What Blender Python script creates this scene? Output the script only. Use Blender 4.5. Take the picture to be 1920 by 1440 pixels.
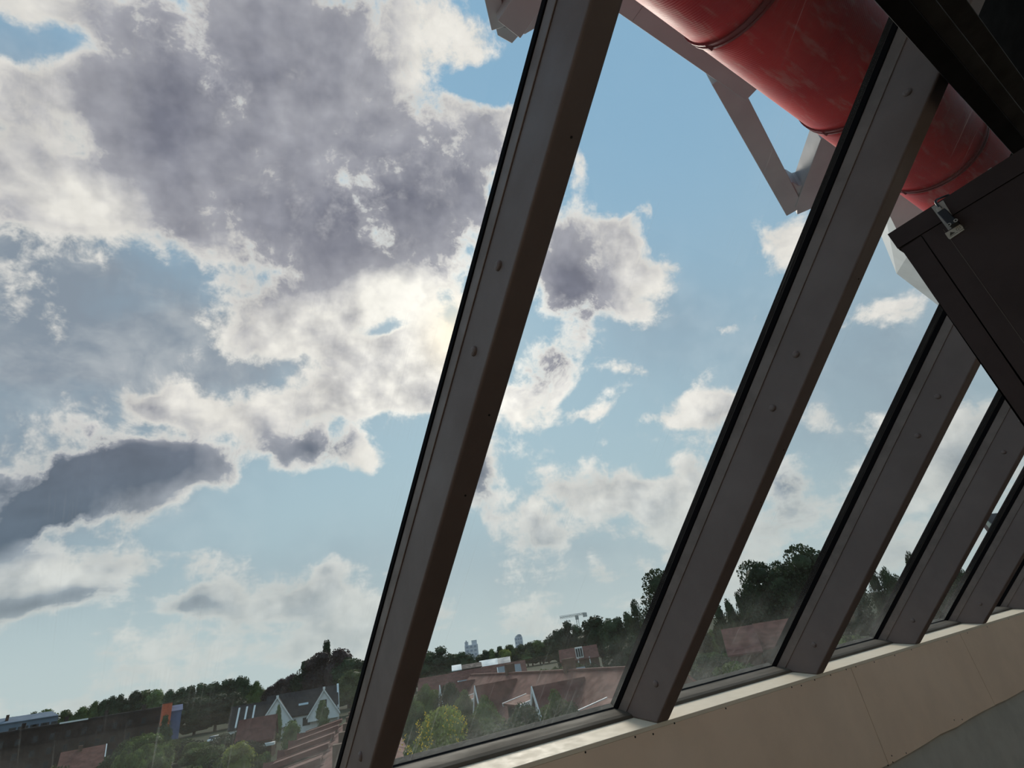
import bpy, bmesh, math, random
import numpy as np
from mathutils import Vector, Matrix

for _o in list(bpy.data.objects):
    bpy.data.objects.remove(_o)
C = bpy.context.scene.collection
SC = bpy.context.scene

# ------------------------------------------------------------------ camera
# World axes: X runs along the window wall, Y points out of the window, Z is up.
CAM = Vector((0.0, 0.0, 1.55))
F_PX, CX, CY = 956.0, 960.0, 720.0
def _n(v):
    v = np.array(v, float); return v / np.linalg.norm(v)
_h = _n([2509 - CX, 967 - CY, F_PX])                 # wall direction seen from the camera
_p = _n([0 - CX, 1369.95 - CY, F_PX])                # a second point of the horizon
_u = _n(np.cross(_h, _p)); _u = -_u if _u[1] > 0 else _u
_w = np.cross(_u, _h)
W3 = np.array([_h, _w, _u])
def ray(px, py):
    return Vector(W3 @ _n([px - CX, py - CY, F_PX]))
cam_data = bpy.data.cameras.new('camera'); cam = bpy.data.objects.new('camera', cam_data); C.objects.link(cam)
cam_data.sensor_width = 36.0; cam_data.lens = F_PX / 1920 * 36.0
cam_data.clip_start = 0.02; cam_data.clip_end = 6000
_m = Matrix.Identity(4)
for i in range(3):
    _m[i][0] = W3[i][0]; _m[i][1] = -W3[i][1]; _m[i][2] = -W3[i][2]; _m[i][3] = CAM[i]
cam.matrix_world = _m
SC.camera = cam
SC.view_settings.view_transform = 'Standard'; SC.view_settings.look = 'None'
SC.view_settings.gamma = 1.0; SC.view_settings.exposure = 0.0
SC.view_settings.use_curve_mapping = False
SC.cycles.max_bounces = 6; SC.cycles.diffuse_bounces = 3; SC.cycles.glossy_bounces = 2; SC.cycles.transmission_bounces = 2; SC.cycles.transparent_max_bounces = 10
SC.cycles.use_adaptive_sampling = True; SC.cycles.adaptive_threshold = .05; SC.cycles.use_denoising = True

# ------------------------------------------------------------------ sky
def lin(r, g, b):
    f = lambda c: (c / 255 / 12.92) if c / 255 <= .04045 else ((c / 255 + .055) / 1.055) ** 2.4
    return (f(r), f(g), f(b), 1.0)
SUN_DIR = ray(862, 628)
SKY_C = Vector((0.5204, 0.7221, 0.4558)).normalized()     # a fixed direction in the western sky
SKY_E = (Matrix.Rotation(math.radians(7), 3, SKY_C) @ SKY_C.cross(Vector((0, 0, 1)))).normalized()
SKY_N = SKY_E.cross(SKY_C).normalized()
def chart(d):
    k = 1.0 + d.dot(SKY_C)
    return Vector((d.dot(SKY_E) / k, d.dot(SKY_N) / k))

world = bpy.data.worlds.new('sky'); SC.world = world; world.use_nodes = True
NT = world.node_tree; NT.nodes.clear()
class NB:
    """small helper that writes shader nodes as expressions"""
    def __init__(s, nt): s.nt = nt
    def put(s, sock, v):
        if v is None: return
        if hasattr(v, 'is_output') or isinstance(v, bpy.types.NodeSocket): s.nt.links.new(v, sock)
        else: sock.default_value = v
    def m(s, op, a, b=None, c=None, clamp=False):
        n = s.nt.nodes.new('ShaderNodeMath'); n.operation = op; n.use_clamp = clamp
        for i, v in enumerate((a, b, c)):
            s.put(n.inputs[i], v)
        return n.outputs[0]
    def v(s, op, a, b=None, out=0):
        n = s.nt.nodes.new('ShaderNodeVectorMath'); n.operation = op
        s.put(n.inputs[0], a); s.put(n.inputs[1], b)
        return n.outputs[out]
    def dot(s, a, b): return s.v('DOT_PRODUCT', a, b, 1)
    def scale(s, a, f):
        n = s.nt.nodes.new('ShaderNodeVectorMath'); n.operation = 'SCALE'
        s.put(n.inputs[0], a); s.put(n.inputs[3], f); return n.outputs[0]
    def comb(s, x, y, z=0.0):
        n = s.nt.nodes.new('ShaderNodeCombineXYZ')
        s.put(n.inputs[0], x); s.put(n.inputs[1], y); s.put(n.inputs[2], z); return n.outputs[0]
    def sep(s, v):
        n = s.nt.nodes.new('ShaderNodeSeparateXYZ'); s.put(n.inputs[0], v); return n.outputs
    def noise(s, vec, sc, det=6, rough=.55, dist=0.0, color=False, lac=2.0):
        n = s.nt.nodes.new('ShaderNodeTexNoise'); n.noise_dimensions = '3D'
        s.put(n.inputs['Vector'], vec); n.inputs['Scale'].default_value = sc; n.inputs['Detail'].default_value = det
        n.inputs['Roughness'].default_value = rough; n.inputs['Distortion'].default_value = dist; n.inputs['Lacunarity'].default_value = lac
        return n.outputs['Color' if color else 'Fac']
    def rng(s, x, a, b, c=0.0, d=1.0, smooth=True):
        n = s.nt.nodes.new('ShaderNodeMapRange'); n.interpolation_type = 'SMOOTHSTEP' if smooth else 'LINEAR'; n.clamp = True
        for i, q in enumerate((x, a, b, c, d)): s.put(n.inputs[i], q)
        return n.outputs[0]
    def mix(s, f, a, b, mode='MIX'):
        n = s.nt.nodes.new('ShaderNodeMix'); n.data_type = 'RGBA'; n.blend_type = mode; n.clamp_factor = True
        s.put(n.inputs[0], f); s.put(n.inputs[6], a); s.put(n.inputs[7], b); return n.outputs[2]
    def mapping(s, vec, loc, rot, sc, kind='TEXTURE'):
        n = s.nt.nodes.new('ShaderNodeMapping'); n.vector_type = kind
        s.put(n.inputs[0], vec); n.inputs[1].default_value = loc; n.inputs[2].default_value = rot; n.inputs[3].default_value = sc
        return n.outputs[0]
B = NB(NT)
tc = NT.nodes.new('ShaderNodeTexCoord').outputs['Generated']
DIR = B.v('NORMALIZE', tc)
kk = B.m('ADD', B.dot(DIR, SKY_C), 1.02)
Q0 = B.comb(B.m('DIVIDE', B.dot(DIR, SKY_E), kk), B.m('DIVIDE', B.dot(DIR, SKY_N), kk), 0.0)
elev = B.sep(DIR)[2]
wa = B.v('SUBTRACT', B.noise(Q0, 5.0, 4, .6, color=True), (.5, .5, .5))
Qw = B.v('ADD', Q0, B.scale(wa, .085))

def blob_params(px, py, rx, ry, rot):
    c = chart(ray(px, py)); a = math.radians(rot)
    ex = chart(ray(px + math.cos(a) * 10, py + math.sin(a) * 10)) - c
    ey = chart(ray(px - math.sin(a) * 10, py + math.cos(a) * 10)) - c
    return c, math.atan2(ex.y, ex.x), ex.length / 10 * rx, ey.length / 10 * ry
def vmadd(v, k, add):
    n = NT.nodes.new('ShaderNodeVectorMath'); n.operation = 'MULTIPLY_ADD'
    B.put(n.inputs[0], v); n.inputs[1].default_value = k; n.inputs[2].default_value = add
    return n.outputs[0]
def blob_sum(lst, start):
    acc = start
    for (px, py, rx, ry, rot, wgt) in lst:
        c, ang, sx, sy = blob_params(px, py, rx, ry, rot)
        v = vmadd(Qw, (1 / sx, 1 / sy, 0), (-c.x / sx, -c.y / sy, 0))
        g = B.m('POWER', .30, B.dot(v, v))
        acc = B.m('MULTIPLY_ADD', g, wgt, acc)
    return acc
# where the clouds stand in the sky: centre, half sizes, tilt, amount
COVER = [
 (560, 190, 380, 290, 0, .80), (680, 440, 300, 130, 20, .55), (900, 340, 150, 170, 0, .35), (300, 300, 110, 200, 0, .42),
 (110, 40, 170, 70, 10, .42), (110, 180, 170, 48, 12, .52), (40, 100, 60, 36, 0, -.45), (150, 105, 70, 30, 30, -.40),
 (60, 330, 130, 60, 0, .40), (430, 90, 70, 110, 0, .45), (30, 245, 90, 50, 0, .45), (170, 395, 160, 66, 12, .95), (60, 530, 150, 110, 0, .24), (130, 600, 80, 70, 0, .36),
 (850, 100, 150, 120, 0, .36), (905, 165, 70, 32, -20, -1.25), (1000, 110, 60, 60, 0, -.5), (960, 230, 60, 30, 0, .25),
 (450, 500, 50, 80, 0, .30), (560, 590, 150, 60, 25, .62), (740, 560, 120, 60, -10, .60), (745, 612, 60, 20, -20, -.75), (620, 645, 160, 40, -5, .62), (810, 690, 90, 80, 0, .95), (640, 690, 200, 50, 0, .38),
 (300, 600, 130, 90, 0, -.15), (480, 700, 240, 44, 0, -.2),
 (320, 748, 120, 32, 10, .85), (440, 785, 100, 40, 10, .85), (680, 740, 170, 44, -10, .90), (570, 760, 80, 34, 0, .5), (475, 820, 44, 30, 0, .55),
 (330, 865, 125, 62, 14, 1.0), (120, 900, 200, 100, 5, .80), (250, 970, 70, 66, -20, .55), (50, 1000, 150, 60, 0, .5),
 (580, 835, 100, 46, 5, 1.0), (672, 866, 50, 36, 0, .8), (500, 960, 280, 80, 0, -.30), (400, 812, 90, 24, 10, -.45), (480, 860, 34, 70, 0, -.4), (640, 950, 180, 90, 0, -.2),
 (140, 1075, 380, 44, -3, .62), (110, 1132, 170, 28, -4, .60), (370, 1128, 100, 24, -5, .75), (560, 1095, 120, 48, -10, .70), (640, 1160, 160, 50, 0, .45),
 (1075, 520, 85, 120, 10, .85), (1020, 685, 90, 60, -15, .75), (1180, 560, 66, 120, -15, .52), (1092, 320, 26, 50, 0, .55), (1158, 440, 44, 44, 0, .45), (1212, 405, 28, 24, 0, .58),
 (985, 770, 90, 46, 0, .3), (1290, 480, 90, 18, -10, .34), (1470, 470, 70, 66, 0, .72), (1350, 765, 90, 26, -15, .52), (1165, 700, 90, 20, -10, .34), (1105, 782, 40, 16, -10, .36), (1250, 795, 60, 16, -10, .34),
 (915, 890, 50, 90, 10, .78), (1140, 925, 130, 44, -8, .70), (1250, 940, 120, 70, -8, .50), (960, 1000, 160, 50, -8, .4), (1290, 250, 240, 140, 0, -.4), (1280, 640, 160, 50, 0, -.2),
 (1660, 600, 120, 50, -10, .50), (1500, 890, 80, 70, 0, .46), (1600, 780, 150, 40, -15, .36), (1750, 850, 150, 80, -10, .36), (1400, 590, 20, 14, 0, .4),
 (1350, 615, 40, 16, -20, .36)]
# how thick they are (thick cloud lets less sunlight through)
THICK = [
 (480, 170, 310, 250, 0, .62), (660, 430, 240, 160, 25, .62), (880, 350, 140, 150, 0, .40), (310, 260, 110, 200, 0, .35), (700, 60, 160, 90, 0, .20),
 (520, 240, 110, 60, 20, -.30), (600, 330, 80, 50, 0, -.28),
 (60, 640, 170, 260, 0, .62),
 (320, 860, 130, 56, 14, .85), (130, 905, 190, 90, 5, .85), (60, 990, 140, 50, 0, .8), (570, 832, 90, 42, 5, .75),
 (110, 1140, 150, 22, -4, .60), (370, 1132, 80, 14, -5, .45), (560, 1115, 90, 32, -10, .2),
 (1072, 540, 82, 115, 10, .85), (1005, 690, 70, 44, -15, .55), (905, 900, 36, 66, 10, .55), (1490, 900, 70, 60, 0, .35),
 (190, 395, 130, 50, 10, -.25), (110, 60, 160, 120, 0, -.15), (850, 90, 110, 100, 0, -.55), (740, 560, 130, 60, 0, -.4), (690, 862, 40, 40, 0, -.5)]
VEIL = [(260, 620, 430, 230, 0, 1.1), (640, 680, 260, 90, 0, .7), (60, 960, 300, 160, 0, .9), (60, 300, 260, 260, 0, .9), (20, 600, 200, 300, 0, .5), (1640, 700, 320, 260, 0, .7), (500, 1080, 500, 90, 0, .4), (1050, 1050, 300, 120, 0, .4), (1190, 600, 150, 130, 0, .5)]
cover = blob_sum(COVER, -.35)
thick = blob_sum(THICK, .10)
veil = blob_sum(VEIL, .05)
nb = B.m('SUBTRACT', B.noise(Q0, 8.0, 7, .62), .5)
sunw = B.v('NORMALIZE', B.v('SUBTRACT', tuple(chart(SUN_DIR)) + (0.0,), Q0))
nb2 = B.m('SUBTRACT', B.noise(B.v('ADD', Q0, B.scale(sunw, .016)), 8.0, 4, .62), .5)
nf = B.m('SUBTRACT', B.noise(Qw, 30.0, 5, .66), .5)
# flat-based bands low in the sky: stretched along the horizon
az = B.comb(B.m('ARCTAN2', B.sep(DIR)[0], B.sep(DIR)[1]), B.m('MULTIPLY', elev, 3.4), 0.0)
nl = B.m('SUBTRACT', B.noise(az, 5.5, 5, .6), .5)
low = B.rng(elev, .30, .06)
t = B.m('ADD', cover, B.m('ADD', B.m('MULTIPLY', nb, 2.3), B.m('MULTIPLY', nf, 1.0)))
t = B.m('ADD', t, B.m('MULTIPLY', low, B.m('ADD', B.m('MULTIPLY', nl, 1.8), .34)))
alpha = B.rng(t, -.12, .24)
deep = B.rng(t, .05, .42)
relief = B.m('SUBTRACT', nb2, nb)
shade = B.m('MULTIPLY', deep, B.m('ADD', thick, B.m('ADD', B.m('MULTIPLY', relief, 1.5), B.m('MULTIPLY', nf, .35))), None, True)
mu = B.m('MAXIMUM', B.dot(DIR, SUN_DIR), 0.0)
glow_w = B.m('POWER', mu, 26.0)
glow_n = B.m('POWER', mu, 500.0)
blue = B.mix(B.rng(elev, .02, .85), lin(182, 204, 210), lin(138, 179, 209))
blue = B.mix(B.m('MULTIPLY', glow_w, .35), blue, lin(190, 214, 222))
blue = B.mix(B.m('MULTIPLY', veil, B.rng(nb, -.2, .2, .62, 1.0)), blue, B.mix(glow_w, B.mix(B.rng(B.m('ADD', nb2, B.m('MULTIPLY', nf, .5)), -.10, .24), lin(138, 150, 164), lin(178, 184, 191)), lin(198, 205, 210)))
white = B.mix(glow_w, B.mix(B.rng(elev, .12, .42), lin(208, 211, 209), lin(232, 228, 222)), (1.12, 1.08, 1.0, 1))
grey = B.mix(B.rng(elev, .15, .6), lin(96, 111, 126), lin(122, 124, 138))
mid = B.mix(B.rng(elev, .1, .5), lin(150, 162, 172), lin(170, 170, 178))
cl = B.mix(B.rng(shade, 0.0, .40, smooth=False), white, mid)
cl = B.mix(B.rng(shade, .34, .95, smooth=False), cl, grey)
tex = B.m('ADD', 1.0, B.m('ADD', B.m('MULTIPLY', nf, .40), B.m('MULTIPLY', relief, -.9)))
cl = B.mix(1.0, cl, B.comb(tex, tex, tex), 'MULTIPLY')
skyc = B.mix(alpha, blue, cl)
skyc = B.mix(B.m('MULTIPLY', B.rng(elev, .22, -.02), .60), skyc, lin(198, 207, 205))
skyc = B.mix(B.m('MULTIPLY', glow_n, .7), skyc, (1.2, 1.04, .78, 1))
skyc = B.mix(B.rng(elev, 0.0, -.05), skyc, lin(96, 100, 92))
bg = NT.nodes.new('ShaderNodeBackground'); B.put(bg.inputs[0], skyc); bg.inputs[1].default_value = 1.0
wo = NT.nodes.new('ShaderNodeOutputWorld'); NT.links.new(bg.outputs[0], wo.inputs[0])
world.cycles.sampling_method = 'NONE'

# the sun stands behind the cloud edge next to the nearest rafter
sun_d = bpy.data.lights.new('sun', 'SUN'); sun_d.energy = 2.4; sun_d.angle = math.radians(20); sun_d.color = (1, .93, .82)
sun = bpy.data.objects.new('sun', sun_d); C.objects.link(sun)
sun.rotation_euler = SUN_DIR.to_track_quat('Z', 'Y').to_euler()

# ------------------------------------------------------------------ helpers
R = math.radians
rnd = random.Random(7)
def on_x(px, py, x): v = ray(px, py); return CAM + v * ((x - CAM.x) / v.x)
def on_y(px, py, y): v = ray(px, py); return CAM + v * ((y - CAM.y) / v.y)
def on_z(px, py, z): v = ray(px, py); return CAM + v * ((z - CAM.z) / v.z)
def at_dist(px, py, d):
    v = ray(px, py); k = d / math.hypot(v.x, v.y); return CAM + v * k

def mat(name, col, rough=.6, metal=0.0, spec=.5, noise=0.0, nscale=8.0, bump=0.0, bscale=60.0, col2=None, stretch=None, dirt=None, sheen=0, coat=0.0, rand=0.0, trans=0.0):
    m = bpy.data.materials.new(name); m.use_nodes = True
    nt = m.node_tree; b = NB(nt); p = nt.nodes['Principled BSDF']
    p.inputs['Roughness'].default_value = rough; p.inputs['Metallic'].default_value = metal
    p.inputs['Specular IOR Level'].default_value = spec; p.inputs['Coat Weight'].default_value = coat
    co = nt.nodes.new('ShaderNodeTexCoord').outputs['Object']
    if stretch: co = b.mapping(co, (0, 0, 0), (0, 0, 0), stretch, 'POINT')
    c = tuple(col[:3]) + (1.0,)
    if noise or col2:
        f = b.noise(co, nscale, 6, .6)
        c2 = tuple(col2[:3]) + (1.0,) if col2 else tuple(x * (1 - noise) for x in col[:3]) + (1.0,)
        c1 = c if col2 else tuple(min(1, x * (1 + noise)) for x in col[:3]) + (1.0,)
        c = b.mix(b.rng(f, .36, .64), c1, c2)
        nt.links.new(b.rng(f, .2, .8, max(.05, rough - .12), min(1, rough + .12)), p.inputs['Roughness'])
    if rand:
        oi = nt.nodes.new('ShaderNodeObjectInfo')
        hs = nt.nodes.new('ShaderNodeHueSaturation')
        nt.links.new(b.rng(oi.outputs['Random'], 0, 1, 1 - rand, 1 + rand, False), hs.inputs['Value'])
        nt.links.new(b.rng(oi.outputs['Random'], 0, 1, .5 - rand * .06, .5 + rand * .04, False), hs.inputs['Hue'])
        b.put(hs.inputs['Color'], c); c = hs.outputs[0]
    b.put(p.inputs['Base Color'], c)
    if bump:
        bn = nt.nodes.new('ShaderNodeBump'); bn.inputs['Strength'].default_value = bump; bn.inputs['Distance'].default_value = .01
        nt.links.new(b.noise(co, bscale, 5, .6), bn.inputs['Height']); nt.links.new(bn.outputs[0], p.inputs['Normal'])
    if trans:
        tr = nt.nodes.new('ShaderNodeBsdfTranslucent'); b.put(tr.inputs[0], c)
        mx = nt.nodes.new('ShaderNodeMixShader'); mx.inputs[0].default_value = trans
        nt.links.new(p.outputs[0], mx.inputs[1]); nt.links.new(tr.outputs[0], mx.inputs[2])
        nt.links.new(mx.outputs[0], nt.nodes['Material Output'].inputs[0])
    return m

M = {}
M['rafter'] = mat('grey_powder_coat', (.190, .142, .128), .55, 0, .35, .06, 3.0, .10, 260)
M['bead'] = mat('grey_glazing_bead', (.20, .152, .132), .55, 0, .35, .1, 9.0)
M['rubber'] = mat('black_rubber', (.006, .005, .006), .9, 0, .08)
M['blacksteel'] = mat('black_steel', (.010, .009, .010), .7, 0, .15, .2, 6)
M['darksteel'] = mat('dark_brown_steel', (.034, .031, .029), .6, 0, .35, .25, 7, .1, 200)
M['rail'] = mat('bottom_rail_grey', lin(98, 90, 80), .75, 0, .2, .14, 14, stretch=(.25, 1, 1))
M['sill'] = mat('cream_sill_paint', lin(240, 222, 196), .6, 0, .3, .02, 20, .05, 150)
M['board'] = mat('cream_board', lin(248, 218, 190), .75, 0, .25, .04, 2.2, .06, 300)
M['screw'] = mat('dark_screw', (.02, .016, .012), .5, .4)
M['lower'] = mat('grey_plaster', lin(196, 190, 178), .8, 0, .2, .06, 5, .1, 90)
M['floor'] = mat('grey_screed_floor', lin(60, 57, 55), .7, 0, .3, .12, 3, .1, 60)
M['dark_lining'] = mat('black_roof_lining', (.010, .010, .011), .85, 0, .1, .2, 5)
M['wallpaint'] = mat('pale_interior_paint', lin(222, 208, 190), .85, 0, .2, .05, 2)
M['door'] = mat('dark_brown_door', (.046, .030, .029), .62, 0, .3, .12, 5, .08, 220)
M['doorgroove'] = mat('door_seam_black', (.01, .008, .008), .7)
M['doorline'] = mat('door_fine_line', (.12, .10, .085), .6)
M['plate'] = mat('aluminium_plate', (.42, .40, .37), .42, .3, .5, .1, 20)
M['plastic'] = mat('black_plastic', (.008, .008, .012), .35)
M['label'] = mat('pale_label', lin(190, 186, 176), .6, 0, .3, .05, 60)
M['ink'] = mat('dark_ink', lin(70, 66, 58), .7)
M['white_steel'] = mat('white_painted_steel', lin(170, 168, 170), .6, 0, .3, .06, 1.5, .04, 60)
M['white_panel'] = mat('pale_cladding', lin(205, 206, 206), .45, 0, .4, .05, 1.2)
M['exterior'] = mat('exterior_cladding', lin(150, 148, 142), .7, 0, .3, .1, 2)

def red_duct():
    m = bpy.data.materials.new('red_duct_paint'); m.use_nodes = True
    nt = m.node_tree; b = NB(nt); p = nt.nodes['Principled BSDF']
    co = nt.nodes.new('ShaderNodeTexCoord').outputs['Object']
    f = b.noise(co, 2.2, 6, .6); g = b.noise(b.mapping(co, (0, 0, 0), (0, 0, 0), (1.2, 5, 5), 'POINT'), 2.5, 5, .6)
    c = b.mix(b.rng(f, .35, .65), lin(178, 30, 38), lin(200, 44, 46))
    c = b.mix(b.m('MULTIPLY', b.rng(g, .52, .70), .5), c, lin(196, 128, 118))     # chalky scuffs, plus reflected highlights painted into the colour
    b.put(p.inputs['Base Color'], c)
    nt.links.new(b.rng(f, .3, .7, .45, .62), p.inputs['Roughness']); p.inputs['Specular IOR Level'].default_value = .18
    # fine spiral lock seams of the tube
    wv = nt.nodes.new('ShaderNodeTexWave'); wv.wave_type = 'BANDS'; wv.bands_direction = 'X'
    wv.inputs['Scale'].default_value = 17.0; wv.inputs['Distortion'].default_value = .6; wv.inputs['Detail'].default_value = 1.0
    b.put(wv.inputs['Vector'], b.mapping(co, (0, 0, 0), (0, R(8), R(4)), (1, 1, 1), 'POINT'))
    bn = nt.nodes.new('ShaderNodeBump'); bn.inputs['Strength'].default_value = .16; bn.inputs['Distance'].default_value = .01
    nt.links.new(wv.outputs['Fac'], bn.inputs['Height']); nt.links.new(bn.outputs[0], p.inputs['Normal'])
    return m
M['red'] = red_duct()
M['red_dark'] = mat('red_joint_ring', lin(120, 26, 30), .45, 0, .4, .1, 5)

def glass():
    """window glass: clear, a weak mirror, with dust that gathers low on the pane, run-off streaks and scratches"""
    m = bpy.data.materials.new('dusty_window_glass'); m.use_nodes = True
    nt = m.node_tree; nt.nodes.clear(); b = NB(nt)
    co = nt.nodes.new('ShaderNodeTexCoord').outputs['Object']       # object x along wall, y up the slope
    xyz = b.sep(co)
    low = b.rng(xyz[1], .62, .02); low2 = b.rng(xyz[1], .22, .0)
    blot = b.noise(co, 3.2, 3, .6); fine = b.noise(co, 60, 2, .65)
    streak = b.noise(b.mapping(co, (0, 0, 0), (0, 0, R(3)), (70, 1.1, 1), 'POINT'), 1.0, 1, .5)
    run = b.noise(b.mapping(co, (0, 0, 0), (0, 0, R(-2)), (260, 2.2, 1), 'POINT'), 1.0, 0, .5)
    scr = b.noise(b.mapping(co, (3, 1, 0), (0, 0, R(38)), (120, 2.5, 1), 'POINT'), 1.0, 0, .5)
    scr2 = b.noise(b.mapping(co, (7, 2, 0), (0, 0, R(-20)), (150, 3.0, 1), 'POINT'), 1.0, 0, .5)
    dust = b.m('ADD', b.m('MULTIPLY', low, b.rng(blot, .35, .72, .05, .19)), .012)
    dust = b.m('ADD', dust, b.m('MULTIPLY', b.m('MULTIPLY', low2, b.rng(fine, .42, .7)), .10))
    dust = b.m('ADD', dust, b.m('MULTIPLY', b.rng(streak, .68, .80), .07))
    dust = b.m('ADD', dust, b.m('MULTIPLY', b.m('MULTIPLY', b.rng(run, .5, .75), b.rng(blot, .5, .75)), .05))
    dust = b.m('ADD', dust, b.m('MULTIPLY', b.m('MULTIPLY', low, b.m('ADD', b.rng(scr, .72, .80), b.rng(scr2, .73, .80))), .10), None, True)
    tr = nt.nodes.new('ShaderNodeBsdfTransparent'); tr.inputs[0].default_value = (.965, .975, .97, 1)
    gl = nt.nodes.new('ShaderNodeBsdfGlossy'); gl.inputs['Roughness'].default_value = .02
    df = nt.nodes.new('ShaderNodeBsdfDiffuse'); df.inputs[0].default_value = (.55, .55, .52, 1)
    tl = nt.nodes.new('ShaderNodeBsdfTranslucent'); tl.inputs[0].default_value = (.62, .62, .58, 1)
    ds = nt.nodes.new('ShaderNodeMixShader'); ds.inputs[0].default_value = .6
    nt.links.new(df.outputs[0], ds.inputs[1]); nt.links.new(tl.outputs[0], ds.inputs[2])
    fr = nt.nodes.new('ShaderNodeLayerWeight'); fr.inputs[0].default_value = .5
    mg = nt.nodes.new('ShaderNodeMixShader'); nt.links.new(b.m('MULTIPLY_ADD', b.m('POWER', fr.outputs['Facing'], 5.0), .35, .02), mg.inputs[0])
    nt.links.new(tr.outputs[0], mg.inputs[1]); nt.links.new(gl.outputs[0], mg.inputs[2])
    mx = nt.nodes.new('ShaderNodeMixShader'); nt.links.new(dust, mx.inputs[0])
    nt.links.new(mg.outputs[0], mx.inputs[1]); nt.links.new(ds.outputs[0], mx.inputs[2])
    out = nt.nodes.new('ShaderNodeOutputMaterial'); nt.links.new(mx.outputs[0], out.inputs[0])
    return m
M['glass'] = glass()
def clear_glass():
    m = bpy.data.materials.new('clear_window_glass'); m.use_nodes = True
    nt = m.node_tree; nt.nodes.clear()
    tr = nt.nodes.new('ShaderNodeBsdfTransparent'); tr.inputs[0].default_value = (.985, .99, .985, 1)
    out = nt.nodes.new('ShaderNodeOutputMaterial'); nt.links.new(tr.outputs[0], out.inputs[0])
    return m
M['clear_glass'] = clear_glass()

class MB:
    """collects simple solids; build() links them as one mesh object"""
    def __init__(s): s.v = []; s.f = []
    def add(s, vs, fs):
        k = len(s.v); s.v += [tuple(x) for x in vs]; s.f += [tuple(i + k for i in f) for f in fs]; return s
    def box(s, a, b_):
        x0, y0, z0 = a; x1, y1, z1 = b_
        return s.add([(x0,y0,z0),(x1,y0,z0),(x1,y1,z0),(x0,y1,z0),(x0,y0,z1),(x1,y0,z1),(x1,y1,z1),(x0,y1,z1)],
                     [(0,3,2,1),(4,5,6,7),(0,1,5,4),(1,2,6,5),(2,3,7,6),(3,0,4,7)])
    def prism(s, poly, vec):
        """polygon of 3D points swept along vec"""
        n = len(poly); P_ = [Vector(p) for p in poly]; vec = Vector(vec)
        return s.add(P_ + [p + vec for p in P_], [tuple(range(n))[::-1], tuple(range(n, 2 * n))] + [(i, (i + 1) % n, (i + 1) % n + n, i + n) for i in range(n)])
    def bar(s, p, q, w, h, up=(0, 0, 1)):
        p = Vector(p); q = Vector(q); d = (q - p).normalized(); r = d.cross(Vector(up)).normalized(); u = r.cross(d)
        a = [p + r * (i * w / 2) + u * (j * h / 2) for i, j in ((-1,-1),(1,-1),(1,1),(-1,1))]
        return s.prism(a, q - p)
    def cyl(s, p, q, r0, r1=None, n=12):
        r1 = r0 if r1 is None else r1
        p = Vector(p); q = Vector(q); d = (q - p).normalized()
        e = d.orthogonal().normalized(); g = d.cross(e)
        vs = []
        for c, rr in ((p, r0), (q, r1)):
            vs += [c + e * (rr * math.cos(2*math.pi*i/n)) + g * (rr * math.sin(2*math.pi*i/n)) for i in range(n)]
        return s.add(vs, [tuple(range(n))[::-1], tuple(range(n, 2*n))] + [(i, (i+1) % n, (i+1) % n + n, i + n) for i in range(n)])
    def tube(s, pts, r, n=10):
        pts = [Vector(p) for p in pts]; vs = []; e = None
        for i, p in enumerate(pts):
            d = (pts[min(i+1, len(pts)-1)] - pts[max(i-1, 0)]).normalized()
            e = (d.orthogonal() if e is None else (e - d * e.dot(d))).normalized(); g = d.cross(e)
            vs += [p + e * (r * math.cos(2*math.pi*k/n)) + g * (r * math.sin(2*math.pi*k/n)) for k in range(n)]
        fs = [tuple(range(n))[::-1], tuple(range(len(vs) - n, len(vs)))]
        for i in range(len(pts) - 1):
            fs += [(i*n+k, i*n+(k+1) % n, (i+1)*n+(k+1) % n, (i+1)*n+k) for k in range(n)]
        return s.add(vs, fs)
    def hull(s, pts):
        bm = bmesh.new()
        for p in pts: bm.verts.new(p)
        bmesh.ops.convex_hull(bm, input=bm.verts)
        bm.verts.ensure_lookup_table(); bm.verts.index_update()
        used = [v for v in bm.verts if v.link_faces]; ix = {v.index: i for i, v in enumerate(used)}
        s.add([v.co.copy() for v in used], [tuple(ix[v.index] for v in f.verts) for f in bm.faces]); bm.free(); return s
    def mesh(s, name, bevel=0.0, seg=2):
        me = bpy.data.meshes.new(name); me.from_pydata(s.v, [], s.f); me.validate()
        bm = bmesh.new(); bm.from_mesh(me)
        bmesh.ops.recalc_face_normals(bm, faces=bm.faces)
        if bevel:
            es = [e for e in bm.edges if len(e.link_faces) == 2 and e.calc_face_angle(0) > .5]
            bmesh.ops.bevel(bm, geom=es, offset=bevel, segments=seg, profile=.5, affect='EDGES', clamp_overlap=True)
        bm.to_mesh(me); bm.free(); return me
    def build(s, name, m, parent=None, bevel=0.0, seg=2, smooth=False, loc=None):
        return link(name, s.mesh(name, bevel, seg), m, parent, smooth, loc)
def link(name, me, m=None, parent=None, smooth=False, loc=None):
    o = bpy.data.objects.new(name, me); C.objects.link(o)
    if m is not None and not me.materials: me.materials.append(M[m] if isinstance(m, str) else m)
    if smooth:
        for p in me.polygons: p.use_smooth = True
    if parent is not None: o.parent = parent
    if loc is not None: o.location = loc
    return o
def tag(o, label=None, cat=None, group=None, kind=None):
    if label: o['label'] = label
    if cat: o['category'] = cat
    if group: o['group'] = group
    if kind: o['kind'] = kind
    return o
def empty(name, loc=(0, 0, 0), rot=(0, 0, 0)):
    o = bpy.data.objects.new(name, None); C.objects.link(o); o.location = loc; o.rotation_euler = rot; o.empty_display_size = .1
    return o
def copy_tree(o, parent=None):
    c = o.copy(); C.objects.link(c)
    if parent is not None: c.parent = parent
    for ch in [k for k in o.children]: copy_tree(ch, c)
    return c
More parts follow.
